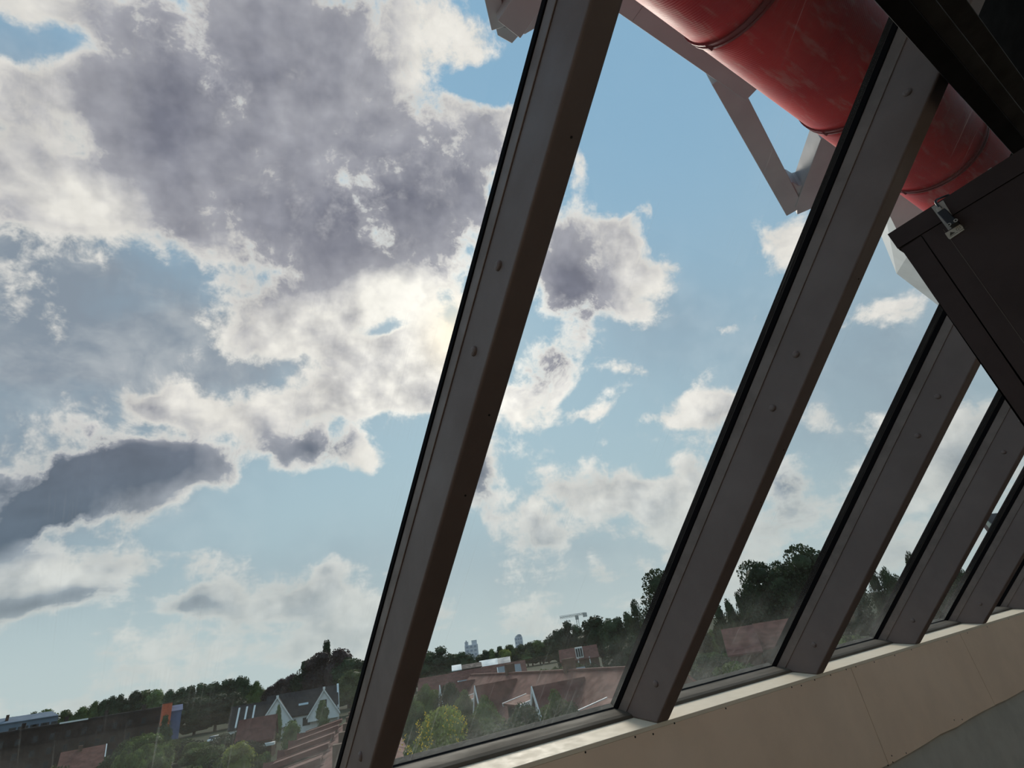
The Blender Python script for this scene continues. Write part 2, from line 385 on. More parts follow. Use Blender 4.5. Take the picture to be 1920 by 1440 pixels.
def put(o, loc, rz=0.0, sc=1.0):
    o.location = loc; o.rotation_euler = (0, 0, rz); o.scale = (sc, sc, sc) if isinstance(sc, (int, float)) else sc
    return o

# ------------------------------------------------------------------ the room
GB_Y, GB_Z = 2.0459, 1.2522                      # foot of the glass
UPY, UPZ = -.7304, .6830                         # up the slope
INY, INZ = -.6830, -.7304                        # into the room, square to the glass
def sl(x, s, d): return Vector((x, GB_Y + UPY * s + INY * d, GB_Z + UPZ * s + INZ * d))
def rx(k): return .535 + 1.206 * (k - 1)         # left face of rafter k
X0, X1 = rx(-1), rx(10)
RW, RD = .072, .203                              # rafter width and depth
S_HEAD = 2.86
S_TOP = 6.6
sill_z = lambda y: 1.2025 + (y - 1.80) * .13

wf = MB().box((X0 - .1, 1.83, -9.0), (X1 + .1, 2.12, 1.17)).build('wall_front', 'exterior'); tag(wf, kind='structure')
joints = [X0, -1.30, .28, 3.29, 4.868, 6.45, 8.03, 9.6, X1]
for a, b_ in zip(joints[:-1], joints[1:]):
    zb = .748
    o = MB()
    n = 7
    pts = [(a + .002, 1.80, 1.1872)] + [(a + .002 + (b_ - a - .004) * i / n, 1.80, zb + rnd.uniform(-.006, .006)) for i in range(n + 1)] + [(b_ - .002, 1.80, 1.1872)]
    o.prism(pts, (0, .018, 0)).build('board', 'board', wf)
screws = [1.36, 1.61, 1.706, 1.836, 2.17, 2.696, 2.779, 2.91, 3.068, 3.238, 3.345, 3.559, 3.824, 4.063, 4.606, .9, 1.1, 5.0, 5.4, 5.9]
sc_me = None
for x in screws:
    z = 1.183 + rnd.uniform(-.005, .004) - (.012 if x in (1.706, 4.606) else 0)
    if sc_me is None:
        o = MB().cyl((0, .0012, 0), (0, -.0008, 0), .0042, .0036, 10).build('screw_head', 'screw', wf); sc_me = o.data
    else: o = link('screw_head', sc_me, None, wf)
    o.location = (x, 1.80, z)
for (px, py) in [(1672, 1417), (1674, 1429), (1665, 1435), (1789, 1350), (1804, 1349), (1699, 1412)]:
    p = on_y(px, py, 1.80); o = link('screw_head', sc_me, None, wf); o.location = p
for a, b_, zz in [(X0, X1, 1.2025)]:
    si = MB().prism([(a, 1.800, 1.2025), (a, 2.07, sill_z(2.07)), (a, 2.07, 1.172), (a, 1.800, 1.1875)], (b_ - a, 0, 0)).build('trim_1', 'sill', None, .0015)
    tag(si, 'cream painted window sill board under the sloping glass', None, kind='structure')
lw = MB().box((X0, 1.822, 0), (X1, 1.86, .80)).build('wall_below_window', 'lower'); tag(lw, kind='structure')
fl = MB().box((X0 - .1, -3.0, -.2), (X1 + .1, 1.83, 0)).build('floor', 'floor'); tag(fl, kind='structure')
yb, zb = sl(0, S_TOP, 0).y, sl(0, S_TOP, 0).z
ce = MB().prism([sl(X0 - .1, S_HEAD + .11, -.014), sl(X0 - .1, S_TOP, -.014), sl(X0 - .1, S_TOP, -.14), sl(X0 - .1, S_HEAD + .11, -.14)], (X1 - X0 + .2, 0, 0)).build('ceiling', 'dark_lining'); tag(ce, kind='structure')
CL0, CL1 = 3.25, 5.40                              # unseen clerestory band, added to light the sill boards from behind
wb = MB().box((X0 - .1, yb - .15, 0), (X1 + .1, yb, CL0)).box((X0 - .1, yb - .15, CL1), (X1 + .1, yb, zb + .1)).build('wall_back', 'wallpaint'); tag(wb, kind='structure')
cw_ = empty('window_12', (X0, yb - .08, CL0)); tag(cw_, kind='structure')
for i in range(8):
    xa, xb = (X1 - X0) * i / 8, (X1 - X0) * (i + 1) / 8
    MB().box((xa + .03, 0, .03), (xb - .03, .006, CL1 - CL0 - .03)).build('pane', 'clear_glass', cw_)
    MB().box((xa - .03, -.04, 0), (xa + .03, .05, CL1 - CL0)).build('mullion', 'rafter', cw_)
for nm, xx in (('wall_left', X0 - .1), ('wall_right', X1)):
    o = MB().prism([(xx, 2.0, 0), (xx, 2.04, 1.26), (xx, yb, zb), (xx, yb, 0)], (.1, 0, 0)).build(nm, 'wallpaint'); tag(o, kind='structure')

# windows: one bay of glass between two rafters
for k in range(-1, 10):
    a, b_ = rx(k) + RW, rx(k + 1)
    w = empty('window_%d' % (k + 2), sl(a, 0, 0)); w.rotation_euler = (math.atan2(UPZ, UPY), 0, 0)
    tag(w, kind='structure')
    L = b_ - a; S = S_HEAD
    # local frame: x along the wall, y up the slope, z square to the glass into the room
    pn = MB().box((-.012, -.012, -.010), (L + .012, S + .13, -.002)).build('pane', 'glass', w)
    pn.data.materials.append(M['clear_glass'])           # the room side carries the dust, the weather side is rinsed clear
    for pf in pn.data.polygons: pf.material_index = 0 if pf.normal.z > .9 else 1
    g = MB()
    g.box((0, 0, -.002), (.007, S, .020)); g.box((L - .007, 0, -.002), (L, S, .020))
    g.box((.007, 0, -.002), (L - .007, .011, .016)); g.box((.007, S - .01, -.002), (L - .007, S, .016))
    gk = g.build('gasket', 'rubber', w, .0015, 1)
    # second thin lip of the gasket
    MB().box((.007, .011, .003), (L - .007, .0145, .009)).build('gasket_lip', 'blacksteel', gk)
    rl = MB().prism([(a, 2.062, 1.275), (a, 2.038, 1.2595), (a, 2.026, 1.254), (a, 1.992, 1.2485), (a, 1.955, 1.240), (a, 1.938, 1.232), (a, 1.934, sill_z(1.934)), (a, 2.062, sill_z(2.062))], (L, 0, 0)).build('bottom_rail', 'rail', None, .002)
    rl.parent = w; rl.matrix_parent_inverse = (Matrix.Translation(w.location) @ w.rotation_euler.to_matrix().to_4x4()).inverted()

# rafters
RAF_LABEL = {-1: 'grey steel rafter at the far left end of the glazing', 0: 'grey steel rafter just outside the left edge of the picture',
 1: 'nearest grey steel rafter, crossing the sky and hiding the sun', 2: 'second grey steel rafter, passing in front of the red duct',
 3: 'third grey steel rafter, its top end cut off by the dark door corner', 4: 'fourth grey steel rafter, right of the narrow pane with pale tree tops',
 5: 'fifth grey steel rafter, beside the sliver of glass showing the roof overhang', 6: 'sixth grey steel rafter at the right edge of the picture'}
bolt_me = None
for k in range(-1, 11):
    x = rx(k)
    r_ = empty('steel_rafter', sl(x, 0, 0))
    tag(r_, RAF_LABEL.get(k, 'grey steel rafter %s beyond the right edge of the picture' % {7: 'first', 8: 'second', 9: 'third', 10: 'last'}.get(k, '')), 'rafter', 'steel rafters carrying the sloping glass')
    o0 = r_.location
    def pt(s, d, xx=0.0): return sl(x, s, d) + Vector((xx, 0, 0)) - o0
    def s_at(d):          # where the line at depth d meets the sill
        s = 0.0
        for _ in range(20):
            p = sl(x, s, d); s += (sill_z(p.y) - p.z) / UPZ * .8
        return s
    d0 = .0
    prof = [pt(s_at(d0), d0), pt(S_TOP, d0), pt(S_TOP, RD), pt(s_at(RD), RD)]
    MB().prism(prof, (RW, 0, 0)).build('beam', 'rafter', r_, .007, 3)
    MB().prism([pt(-.02, -.012, .014), pt(S_TOP, -.012, .014), pt(S_TOP, -.036, .014), pt(-.02, -.036, .014)], (RW - .028, 0, 0)).build('cover_cap', 'rubber', r_)
    for xx, sg in ((0, -1), (RW, 1)):
        # glazing bead, a slim flat bar along the glass edge
        pp = [pt(s_at(.021), .021), pt(S_HEAD, .021), pt(S_HEAD, .062), pt(s_at(.062), .062)]
        MB().prism([p + Vector((xx, 0, 0)) for p in pp], (sg * .0035, 0, 0)).build('glazing_bead', 'bead', r_, .0012, 1)
    for s, d in ((1.69, .133), (1.487, .131), (.272, .133), (2.55, .133)):
        if k > 6 or k < 0: break
        if bolt_me is None:
            mb = MB()
            for i, (ra, rb, h0, h1) in enumerate(((.0125, .0125, 0, .002), (.0125, .0105, .002, .005), (.0105, .006, .005, .0072))):
                mb.cyl((-h0, 0, 0), (-h1, 0, 0), ra, rb, 16)
            o = mb.build('bolt_head', 'rafter', r_); bolt_me = o.data
        else: o = link('bolt_head', bolt_me, None, r_)
        o.location = pt(s, d)
    for s in (1.15, 1.36, 1.98):
        if k not in (1, 2, 3, 4): break
        p = pt(s, RD); nv = Vector((0, INY, INZ))
        MB().cyl(p + Vector((.045, 0, 0)) - nv * .001, p + Vector((.045, 0, 0)) + nv * .0012, .003, .0026, 8).build('screw_head', 'screw', r_)

# head beam across the rafters, straight overhead
hb = empty('head_beam', (X0, -.02, 2.80))
tag(hb, 'black steel head beam running along the top of the glazing', 'beam')
L = X1 - X0
MB().box((0, -.013, -.02), (L, .031, .09)).build('black_flange', 'blacksteel', hb, .002)
MB().box((0, -.048, .0), (L, -.013, .09)).build('brown_flange', 'darksteel', hb, .002)
MB().box((0, -.092, .045), (L, -.048, .09)).build('upper_lip', 'darksteel', hb, .002)

# ------------------------------------------------------------------ open door with its alarm contact
XD = 1.20
HG = -.70
door = empty('door_1', (XD, HG, 0)); tag(door, 'dark brown steel door leaf standing open at right', None, kind='structure')
def dp(y, z, x=0.0): return (x, y - HG, z)
edge = lambda z: .2236 - (2.2127 - z) * .030
leaf = [dp(HG, .01), dp(edge(.01) - .004, .01), dp(edge(2.166) - .004, 2.166), dp(edge(2.168), 2.168), dp(edge(2.2127), 2.2145), dp(HG, 2.2145)]
MB().prism([(0.0015, p[1], p[2]) for p in leaf], (.040, 0, 0)).build('leaf', 'doorgroove', door, .001, 1)
fr_e = .1785
MB().prism([dp(fr_e - (2.17 - z) * .004 + .001, z, 0) for z in (.01, 2.168)] + [dp(edge(2.166) - .0045, 2.166, 0), dp(edge(.01) - .0045, .01, 0)], (-.0025, 0, 0)).build('stile', 'door', door)
MB().prism([dp(HG, 2.1715, 0), dp(fr_e, 2.1715, 0), dp(edge(2.1715), 2.1715, 0), dp(edge(2.2127), 2.2127, 0), dp(HG, 2.2127, 0)], (-.0025, 0, 0)).build('top_rail', 'door', door)
MB().prism([dp(HG, .01, 0), dp(fr_e - .0095, .01, 0), dp(fr_e - .0012, 2.1690, 0), dp(HG, 2.1690, 0)], (-.0025, 0, 0)).build('inner_panel', 'door', door)
MB().prism([dp(.1446, .01, -.0025), dp(.1455, .01, -.0025), dp(.1455, 2.155, -.0025), dp(.1446, 2.155, -.0025)], (-.0006, 0, 0)).build('trim_line', 'doorline', door)
for z in (.25, 1.1, 1.95):
    MB().cyl((.012, -.008, z - .05), (.012, -.008, z + .05), .009).build('hinge', 'blacksteel', door)
MB().box((.012, .742, 2.214), (.03, .758, 2.219)).build('top_pin', 'plate', door)
MB().box((.0, .738, 2.2127), (.03, .744, 2.2155)).build('top_clip', 'plate', door)
post = MB().box((XD - .05, HG - .12, 0), (XD + .09, HG - .02, 4.3)).build('door_frame_post', 'door'); tag(post, 'dark brown door frame post that carries the open door', 'post', kind='structure')

def dpx(px, py, x): return on_x(px, py, XD + x)
ct = empty('door_contact', (XD - .0025, .135, 2.17)); tag(ct, 'small black magnetic alarm contact with cable at the top of the door', 'sensor')
def dloc(px, py, x): return dpx(px, py, x) - ct.location
def quad(pts, x0, x1):
    return MB().prism([dloc(a, b_, x0) for a, b_ in pts], (x1 - x0, 0, 0))
quad([(1746.8, 389), (1769, 376), (1776, 388), (1779.5, 393), (1789, 410), (1788, 426), (1779, 432.5)], -.0027, -.0045).build('mounting_plate', 'plate', ct)
bd = quad([(1762, 402.7), (1776, 394), (1801, 419.5), (1785.8, 428.7)], -.0046, -.019).build('housing', 'plastic', ct, .0012, 2)
quad([(1758, 393.5), (1765.5, 389), (1769.5, 396), (1762.5, 400.5)], -.0046, -.013).build('cable_gland', 'plate', ct, .001, 2)
for (px, py) in ((1779.8, 421.4), (1792.2, 413.5)):
    p = dloc(px, py, -.019)
    mb = MB()
    n = 16
    for i in range(n):
        a0, a1 = 2*math.pi*i/n, 2*math.pi*(i+1)/n
        q = lambda r, a, xx: p + Vector((xx, r*math.cos(a), r*math.sin(a)))
        mb.hull([q(.0034, a0, 0), q(.0034, a1, 0), q(.0017, a0, 0), q(.0017, a1, 0), q(.0034, a0, -.0012), q(.0034, a1, -.0012), q(.0017, a0, -.0012), q(.0017, a1, -.0012)])
    mb.build('eyelet', 'plate', bd)
cab = [dloc(1764, 390, -.009), dloc(1759, 386, -.009), dloc(1755, 381, -.009), dloc(1754, 377.5, -.008), dloc(1756.5, 374.2, -.004), dloc(1762, 371.6, .004), dloc(1770, 368.6, .012), dloc(1779, 365.4, .018)]
cab2 = []
for i in range(len(cab) - 1):
    for t_ in (0, .5): cab2.append(cab[i].lerp(cab[i+1], t_))
cab2.append(cab[-1])
MB().tube(cab2, .0021, 10).build('cable', 'plastic', ct, smooth=True)
lb = quad([(1772, 438), (1800, 421), (1804, 423), (1808.5, 431), (1781.5, 449), (1778.5, 447.5)], -.0027, -.0040).build('maker_label', 'label', ct)
lo_, ro_, up_ = dloc(1777.5, 443.5, -.0042), dloc(1806, 426, -.0042), dloc(1772.5, 437.8, -.0042)
ex = (ro_ - lo_).normalized(); ez = (up_ - lo_); ez = (ez - ex * ez.dot(ex)).normalized()
MB().prism([lo_ + ex * .0028 - ez * .0012, lo_ + ex * .0125 - ez * .0004, lo_ + ex * .0066 + ez * .0056], (-.0002, 0, 0)).build('logo_triangle', 'ink', lb)
tcu = bpy.data.curves.new('maker_letters', 'FONT'); tcu.body = 'GIT'; tcu.size = .0078; tcu.extrude = .00008; tcu.space_character = 1.15
to = bpy.data.objects.new('maker_letters', tcu); C.objects.link(to); to.parent = lb
mt_ = Matrix.Identity(4); nn_ = ex.cross(ez)
for i in range(3): mt_[i][0] = ex[i]; mt_[i][1] = ez[i]; mt_[i][2] = nn_[i]; mt_[i][3] = (lo_ + ex * .0150 + ez * .0002)[i]
bpy.context.view_layer.update()
tme = bpy.data.meshes.new_from_object(to.evaluated_get(bpy.context.evaluated_depsgraph_get())); bpy.data.objects.remove(to)
to = link('maker_letters', tme, None, lb); tme.materials.clear(); tme.materials.append(M['ink']); to.matrix_local = mt_
for j, (a, b_) in enumerate(((.002, .016), (.0175, .031))):
    MB().prism([lo_ + ex * a - ez * .0030, lo_ + ex * b_ - ez * .0030, lo_ + ex * b_ - ez * .0023, lo_ + ex * a - ez * .0023], (-.0002, 0, 0)).build('print_line', 'ink', lb)

# ------------------------------------------------------------------ red duct and white steel above the glass
DY, DZ, DR = .394, 5.008, .400
duct = empty('air_duct', (X0 - 2, DY, DZ)); tag(duct, 'large red round air duct running above the glazing', 'duct')
ring_x = [-1.76, -.35, 1.06, 2.47, 3.88, 5.29, 6.70, 8.11, 9.52, 10.93, 12.34, 13.75, 15.16]
ends = [X0 - 2] + ring_x + [17.0]
NSEG = 48
for a, b_ in zip(ends[:-1], ends[1:]):
    mb = MB(); vs = []; nn = 12
    for i in range(nn + 1):
        xx = a + (b_ - a) * i / nn
        vs += [(xx - (X0 - 2), DR * math.cos(2*math.pi*j/NSEG), DR * math.sin(2*math.pi*j/NSEG)) for j in range(NSEG)]
    fs = []
    for i in range(nn):
        fs += [(i*NSEG + j, i*NSEG + (j+1) % NSEG, (i+1)*NSEG + (j+1) % NSEG, (i+1)*NSEG + j) for j in range(NSEG)]
    fs += [tuple(range(NSEG))[::-1], tuple(range(nn*NSEG, (nn+1)*NSEG))]
    mb.add(vs, fs).build('duct_section', 'red', duct, smooth=True)
ring_me = None
for xx in ring_x:
    if ring_me is None:
        mb = MB()
        for x_a, x_b, r_a in ((-.028, -.012, .412), (.012, .028, .412)):
            mb.cyl((x_a, 0, 0), (x_b, 0, 0), r_a, r_a, 64)
        mb.cyl((-.012, 0, 0), (.012, 0, 0), .405, .405, 64)
        o = mb.build('joint_ring', 'red_dark', duct); ring_me = o.data
    else: o = link('joint_ring', ring_me, None, duct)
    o.location = (xx - (X0 - 2), 0, 0)
    lug = MB().box((-.03, -.012, 0), (.03, .012, .03)).build('clamp_lug', 'red_dark', o); lug.location = (0, DR * math.cos(R(-38)), DR * math.sin(R(-38)) - .02)

ZS = 5.75
# long white box girder beside the duct
gi = empty('box_girder', (1.0, .6, ZS)); tag(gi, 'grey white steel box girder running beside the red duct', 'girder')
e1 = on_z(1400, 188, ZS)
MB().prism([(-4.0, -.55, 0), (-4.0, .53, 0), (e1.x - 1.0, .50, 0), (e1.x - 1.0 - .03, -.55, 0)], (0, 0, .35)).build('box', 'white_steel', gi, .006, 2)
for xx in (-2.6, -.4, 1.5):
    MB().box((xx, -.5, -.006), (xx + .012, .5, 0)).build('weld_strip', 'white_steel', gi)
for k_, (xx) in enumerate((-3.0, 0.6, 2.7)):
    MB().bar((xx, -.5, .18), (xx, -3.2, .18), .2, .24).build('wall_arm', 'white_steel', gi)

def steel_node(name, label, bars, plates, loc):
    r_ = empty(name, loc); tag(r_, label, 'bracket', 'white steel brackets outside the glazing')
    for nm, p, q, w_, h_ in bars:
        MB().bar(Vector(p) - Vector(loc), Vector(q) - Vector(loc), w_, h_).build(nm, 'white_steel', r_, .004, 1)
    for nm, poly, z0, z1 in plates:
        MB().prism([(x - loc[0], y - loc[1], z0 - loc[2]) for x, y in poly], (0, 0, z1 - z0)).build(nm, 'white_steel', r_, .004, 1)
    return r_
def zpt(px, py, z=ZS): p = on_z(px, py, z); return (p.x, p.y)
# bracket in the second bay
nA, nB = on_z(1346, 128, ZS + .14), on_z(1483, 382, ZS + .14)
b1 = on_z(1503, 372, ZS + .12); b2 = on_z(1553, 240, ZS + .12)
c1 = on_z(1512, 365, ZS + .2); c2 = on_z(1592, 268, ZS + .2)
d1 = on_z(1488, 380, ZS + .12); d2 = on_z(1600, 332, ZS + .12)
steel_node('steel_bracket', 'white steel truss bracket below the red duct in the second bay',
 [('diagonal_strut', nA, nB, .20, .26), ('back_strut', b1, b2, .24, .24), ('back_strut', c1, c2, .20, .3), ('side_strut', d1, d2, .22, .22)],
 [('node_plate', [zpt(1478, 384), zpt(1494, 394), zpt(1526, 384), zpt(1552, 352), zpt(1545, 340), zpt(1500, 352), zpt(1488, 345), zpt(1478, 350)], ZS + .03, ZS + .25)], (5.7, 1.5, ZS))
# bracket left of the nearest rafter
steel_node('steel_bracket', 'pointed white steel bracket at the top, left of the nearest rafter',
 [('strut', on_z(952, 45, ZS - .02), on_z(1030, -70, ZS - .02), .22, .16), ('strut', on_z(933, 40, ZS + .1), on_z(905, -90, ZS + .1), .12, .2), ('back_strut', on_z(948, 40, ZS + .16), on_z(975, -90, ZS + .16), .16, .2)],
 [('node_plate', [zpt(917, -5), zpt(935, 75), zpt(962, 90), zpt(978, 72), zpt(986, 73), zpt(1012, 58), zpt(1080, -60), zpt(1000, -95), zpt(900, -85)], ZS + .06, ZS + .30)], (1.7, 1.5, ZS))
# clad box beyond the second rafter
zt = ZS + .62
cb = empty('clad_box', (8.0, 1.2, ZS)); tag(cb, 'pale clad steel box beyond the red duct, above the open door', 'cladding')
lowp = [on_z(1655, 378, ZS), on_z(1704, 476, ZS), on_z(1800, 548, ZS), Vector((14.0, .2, ZS)), Vector((6.4, .2, ZS))]
topp = [on_z(1640, 412, zt), on_z(1681, 513, zt), on_z(1757, 571, zt), on_z(1830, 626, zt), Vector((15.0, .2, zt)), Vector((6.4, .2, zt))]
MB().hull([p - cb.location for p in lowp + topp]).build('shell', 'white_panel', cb)
for xa in (7.9, 8.9, 9.9, 10.9):
    MB().box((xa - 8.0 - .006, -.9, -.008), (xa - 8.0 + .006, .25, .004)).build('panel_joint', 'bead', cb)
for xx in (8.5, 12.0):
    MB().bar((xx - 8.0, -.9, .3), (xx - 8.0, -4.0, .3), .2, .24).build('wall_arm', 'white_steel', cb)

# ------------------------------------------------------------------ the town outside
G = -9.0
M['yard'] = mat('pale_bounce_yard', lin(205, 202, 196), .9, 0, .1, .06, .3)
M['grass'] = mat('garden_ground', lin(40, 50, 30), .95, 0, .1, 0, .035, col2=lin(54, 56, 38))
M['leaf_dark'] = mat('dark_leaves', lin(52, 66, 40), .7, 0, .25, .35, 3.0, rand=.35, trans=.25)
M['leaf_mid'] = mat('green_leaves', lin(84, 100, 54), .7, 0, .25, .35, 3.0, rand=.35, trans=.3)
M['leaf_light'] = mat('yellow_green_leaves', lin(128, 138, 66), .7, 0, .25, .3, 3.0, rand=.2, trans=.35)
M['leaf_copper'] = mat('copper_leaves', lin(62, 48, 46), .7, 0, .25, .35, 3.0, rand=.2, trans=.2)
M['blossom'] = mat('yellow_blossom', lin(205, 170, 40), .7, 0, .2, .25, 6.0, trans=.3)
M['bark'] = mat('bark', lin(70, 58, 46), .9, 0, .1, .3, 4)
M['roof_red'] = mat('red_roof_tiles', lin(104, 66, 58), .85, 0, .2, .2, 1.2, .6, 7.0, rand=.1)
M['roof_dark'] = mat('dark_roof_tiles', lin(54, 48, 48), .85, 0, .2, .2, 1.2, .5, 7.0)
M['brick'] = mat('brown_brick', lin(92, 70, 58), .85, 0, .15, .2, 2.0)
M['brick_dark'] = mat('dark_brown_brick', lin(48, 38, 36), .85, 0, .15, .25, .4)
M['render_white'] = mat('white_render', lin(226, 226, 224), .8, 0, .2, .04, 1)
M['wood_white'] = mat('white_bargeboard', lin(228, 226, 222), .6, 0, .3)
M['win_dark'] = mat('dark_window_glass', (.02, .024, .03), .15, 0, .5)
M['bluegrey'] = mat('blue_grey_cladding', lin(104, 116, 130), .7, 0, .2, .08, .3)
M['tower'] = mat('haze_paled_concrete', lin(222, 218, 222), .8, 0, .2, .04, .05)  # base colour lightened to paint in the haze of distance
M['tower_band'] = mat('tower_window_band', lin(176, 176, 186), .6)
M['orange'] = mat('orange_brick_chimney', lin(196, 96, 66), .8, 0, .2, .1, 1)
M['slate_blue'] = mat('blue_slate', lin(88, 98, 130), .7, 0, .2, .1, .6)
M['metal_white'] = mat('white_metal_roof', lin(190, 198, 200), .7, 0, .4, .05, .3)
M['metal_grey'] = mat('grey_metal_roof', lin(110, 120, 126), .7, 0, .4, .08, .3)
M['car_white'] = mat('white_car_paint', lin(232, 234, 236), .3, 0, .5, coat=.5)
M['tyre'] = mat('tyre_rubber', (.015, .015, .015), .8)
M['crane'] = mat('crane_white_paint', lin(196, 190, 184), .6)
M['paving'] = mat('pale_paving', lin(150, 146, 138), .9, 0, .1, .1, .5)
M['wing_dark'] = mat('dark_slate_overhang', lin(84, 84, 88), .8, 0, .2, .12, 1)
M['wing_band'] = mat('pale_eaves_board', lin(186, 184, 170), .7, 0, .2, .06, 2)
M['wing_brown'] = mat('brown_soffit', lin(116, 100, 96), .8, 0, .2, .06, 2)

gr = MB().box((-2500, 2.15, G - 1), (3500, 4500, G)).build('ground', 'grass'); tag(gr, 'green ground of gardens and lawns stretching to the horizon', 'ground', kind='structure')
bounce_yard = MB().box((-70, 2.2, G), (34, 19, G + .06)).build('yard', 'yard'); tag(bounce_yard, 'unseen pale yard added at the building foot to bounce light upwards', 'ground', kind='structure')  # out-of-view pale slab, added to throw light onto duct and steel undersides
gr2 = MB().box((-2500, -2500, G - 1), (3500, 2.15, G)).build('ground_behind_building', 'grass'); tag(gr2, kind='structure')

# ---- tree meshes: a lumpy core inside thousands of leaf cards
nrng = np.random.default_rng(5)
def crown_mesh(name, lobes, leaves, size, seed, mat_, core=.80):
    """lobes: (x, y, z, rx, rz) in a unit tree; every leaf is a small folded card"""
    g = np.random.default_rng(seed); V = []; Fc = []
    w = np.array([l[3] ** 2 for l in lobes]); w = w / w.sum()
    idx = g.choice(len(lobes), leaves, p=w); L_ = np.array(lobes)[idx]
    d = g.normal(size=(leaves, 3)); d /= np.linalg.norm(d, axis=1)[:, None]; d[:, 2] = np.where(d[:, 2] < -.55, -d[:, 2], d[:, 2])
    rad = .72 + .36 * g.random(leaves) ** .7
    P_ = L_[:, :3] + d * np.stack([L_[:, 3], L_[:, 3], L_[:, 4]], 1) * rad[:, None]
    a = g.normal(size=(leaves, 3)) + d * .3; a /= np.linalg.norm(a, axis=1)[:, None]
    b_ = np.cross(a, g.normal(size=(leaves, 3))); b_ /= np.linalg.norm(b_, axis=1)[:, None]
    s_ = size * (.6 + .8 * g.random(leaves))[:, None]
    q = np.stack([P_ - a * s_, P_ + b_ * s_ * .55, P_ + a * s_, P_ - b_ * s_ * .55], 1).reshape(-1, 3)
    V += q.tolist(); Fc += [(4*i, 4*i+1, 4*i+2, 4*i+3) for i in range(leaves)]
    for (x, y, z, r0, rz) in lobes:
        bm = bmesh.new(); bmesh.ops.create_icosphere(bm, subdivisions=2, radius=1)
        k = len(V)
        for v in bm.verts:
            n = .82 + .36 * g.random()
            V.append([x + v.co.x * r0 * core * n, y + v.co.y * r0 * core * n, z + v.co.z * rz * core * n])
        Fc += [tuple(v.index + k for v in f.verts) for f in bm.faces]; bm.free()
    me = bpy.data.meshes.new(name); me.from_pydata(V, [], Fc); me.materials.append(M[mat_]); return me
def lobes_round(seed, n=11, w=.36, lo=.16, hi=.84, r0=.21):
    g = random.Random(seed); out = [(0, 0, .52, w * .85, .36)]
    for i in range(n):
        a = g.uniform(0, 6.28); rr = g.uniform(.4, 1) * w * .75; z = g.uniform(lo, hi)
        k = 1 - max(0, (z - .55)) * 1.1
        r_ = r0 * g.uniform(.65, 1.1)
        out.append((math.cos(a) * rr * k, math.sin(a) * rr * k, z, r_, r_ * .85))
    out.append((g.uniform(-.05, .05), g.uniform(-.05, .05), .86, r0 * .7, r0 * .65))
    return out
def lobes_tall(seed):
    g = random.Random(seed)
    return [(g.uniform(-.03, .03), g.uniform(-.03, .03), .2 + .125 * i, .15 - abs(i - 2.2) * .018, .13) for i in range(7)]
def lobes_bush(seed, n=10):
    g = random.Random(seed); out = [(0, 0, .42, .40, .42)]
    for i in range(n):
        a = g.uniform(0, 6.28); rr = g.uniform(.2, .42)
        out.append((math.cos(a) * rr, math.sin(a) * rr, g.uniform(.3, .78), g.uniform(.14, .24), g.uniform(.14, .22)))
    return out
CR = {}
for i in range(3):
    CR['dark%d' % i] = crown_mesh('crown', lobes_round(10 + i), 2600, .022, 20 + i, 'leaf_dark')
    CR['mid%d' % i] = crown_mesh('crown', lobes_round(14 + i), 2600, .022, 24 + i, 'leaf_mid')
CR['open'] = crown_mesh('crown', lobes_round(31, 16, .42, .25, .9, .17), 6500, .017, 31, 'leaf_dark', .55)
CR['open2'] = crown_mesh('crown', lobes_round(35, 15, .40, .25, .9, .16), 6500, .017, 35, 'leaf_dark', .55)
CR['copper'] = crown_mesh('crown', lobes_round(33, 10), 3200, .022, 33, 'leaf_copper')
CR['light'] = crown_mesh('crown', lobes_round(34, 9), 2600, .022, 34, 'leaf_light')
CR['poplar'] = crown_mesh('crown', lobes_tall(3), 1500, .02, 40, 'leaf_dark')
CR['bush0'] = crown_mesh('foliage', lobes_bush(1), 3000, .030, 50, 'leaf_mid')
CR['bush1'] = crown_mesh('foliage', lobes_bush(2), 3000, .030, 51, 'leaf_dark')
CR['bush2'] = crown_mesh('foliage', lobes_bush(4), 2400, .034, 52, 'leaf_light')
CR['near0'] = crown_mesh('crown', lobes_round(61, 16, .40, .3, .88, .17), 15000, .011, 61, 'leaf_mid', .78)
CR['near1'] = crown_mesh('crown', lobes_round(63, 14, .38, .3, .88, .18), 15000, .011, 63, 'leaf_light', .78)
CR['near2'] = crown_mesh('crown', lobes_round(65, 15, .40, .3, .88, .17), 15000, .011, 65, 'leaf_dark', .78)
TRUNK = MB().cyl((0, 0, 0), (0, 0, .5), .03, .018, 8).mesh('trunk'); TRUNK.materials.append(M['bark'])
ORD = ['first', 'second', 'third', 'fourth', 'fifth', 'sixth', 'seventh', 'eighth', 'ninth', 'tenth', 'eleventh', 'twelfth', 'thirteenth', 'fourteenth']
def tree_at(px, py, dist, hw, kind, label, group=None, name='tree', cat='tree', zb=G, depth=1.0, over=1.0):
    if kind[:4] in ('dark', 'mid0', 'mid1', 'mid2', 'copp', 'open', 'ligh'): hw = hw * 1.55
    top = at_dist(px, py, dist); side = at_dist(px + hw, py, dist)
    h = top.z - zb; w_ = (side - top).length / (.40 if not kind.startswith('bush') else .55)
    if kind == 'poplar': w_ = (side - top).length / .16
    r_ = empty(name, (top.x, top.y, zb)); r_.scale = (w_, w_ * depth, h * 1.0 / .98); r_.rotation_euler = (0, 0, rnd.uniform(0, 6.28))
    tag(r_, label, cat, group)
    link('crown' if not kind.startswith('bush') else 'foliage', CR[kind], None, r_)
    if not kind.startswith('bush'): link('trunk', TRUNK, None, r_)
    return r_
GR1 = 'trees in the far row behind the dark terrace'
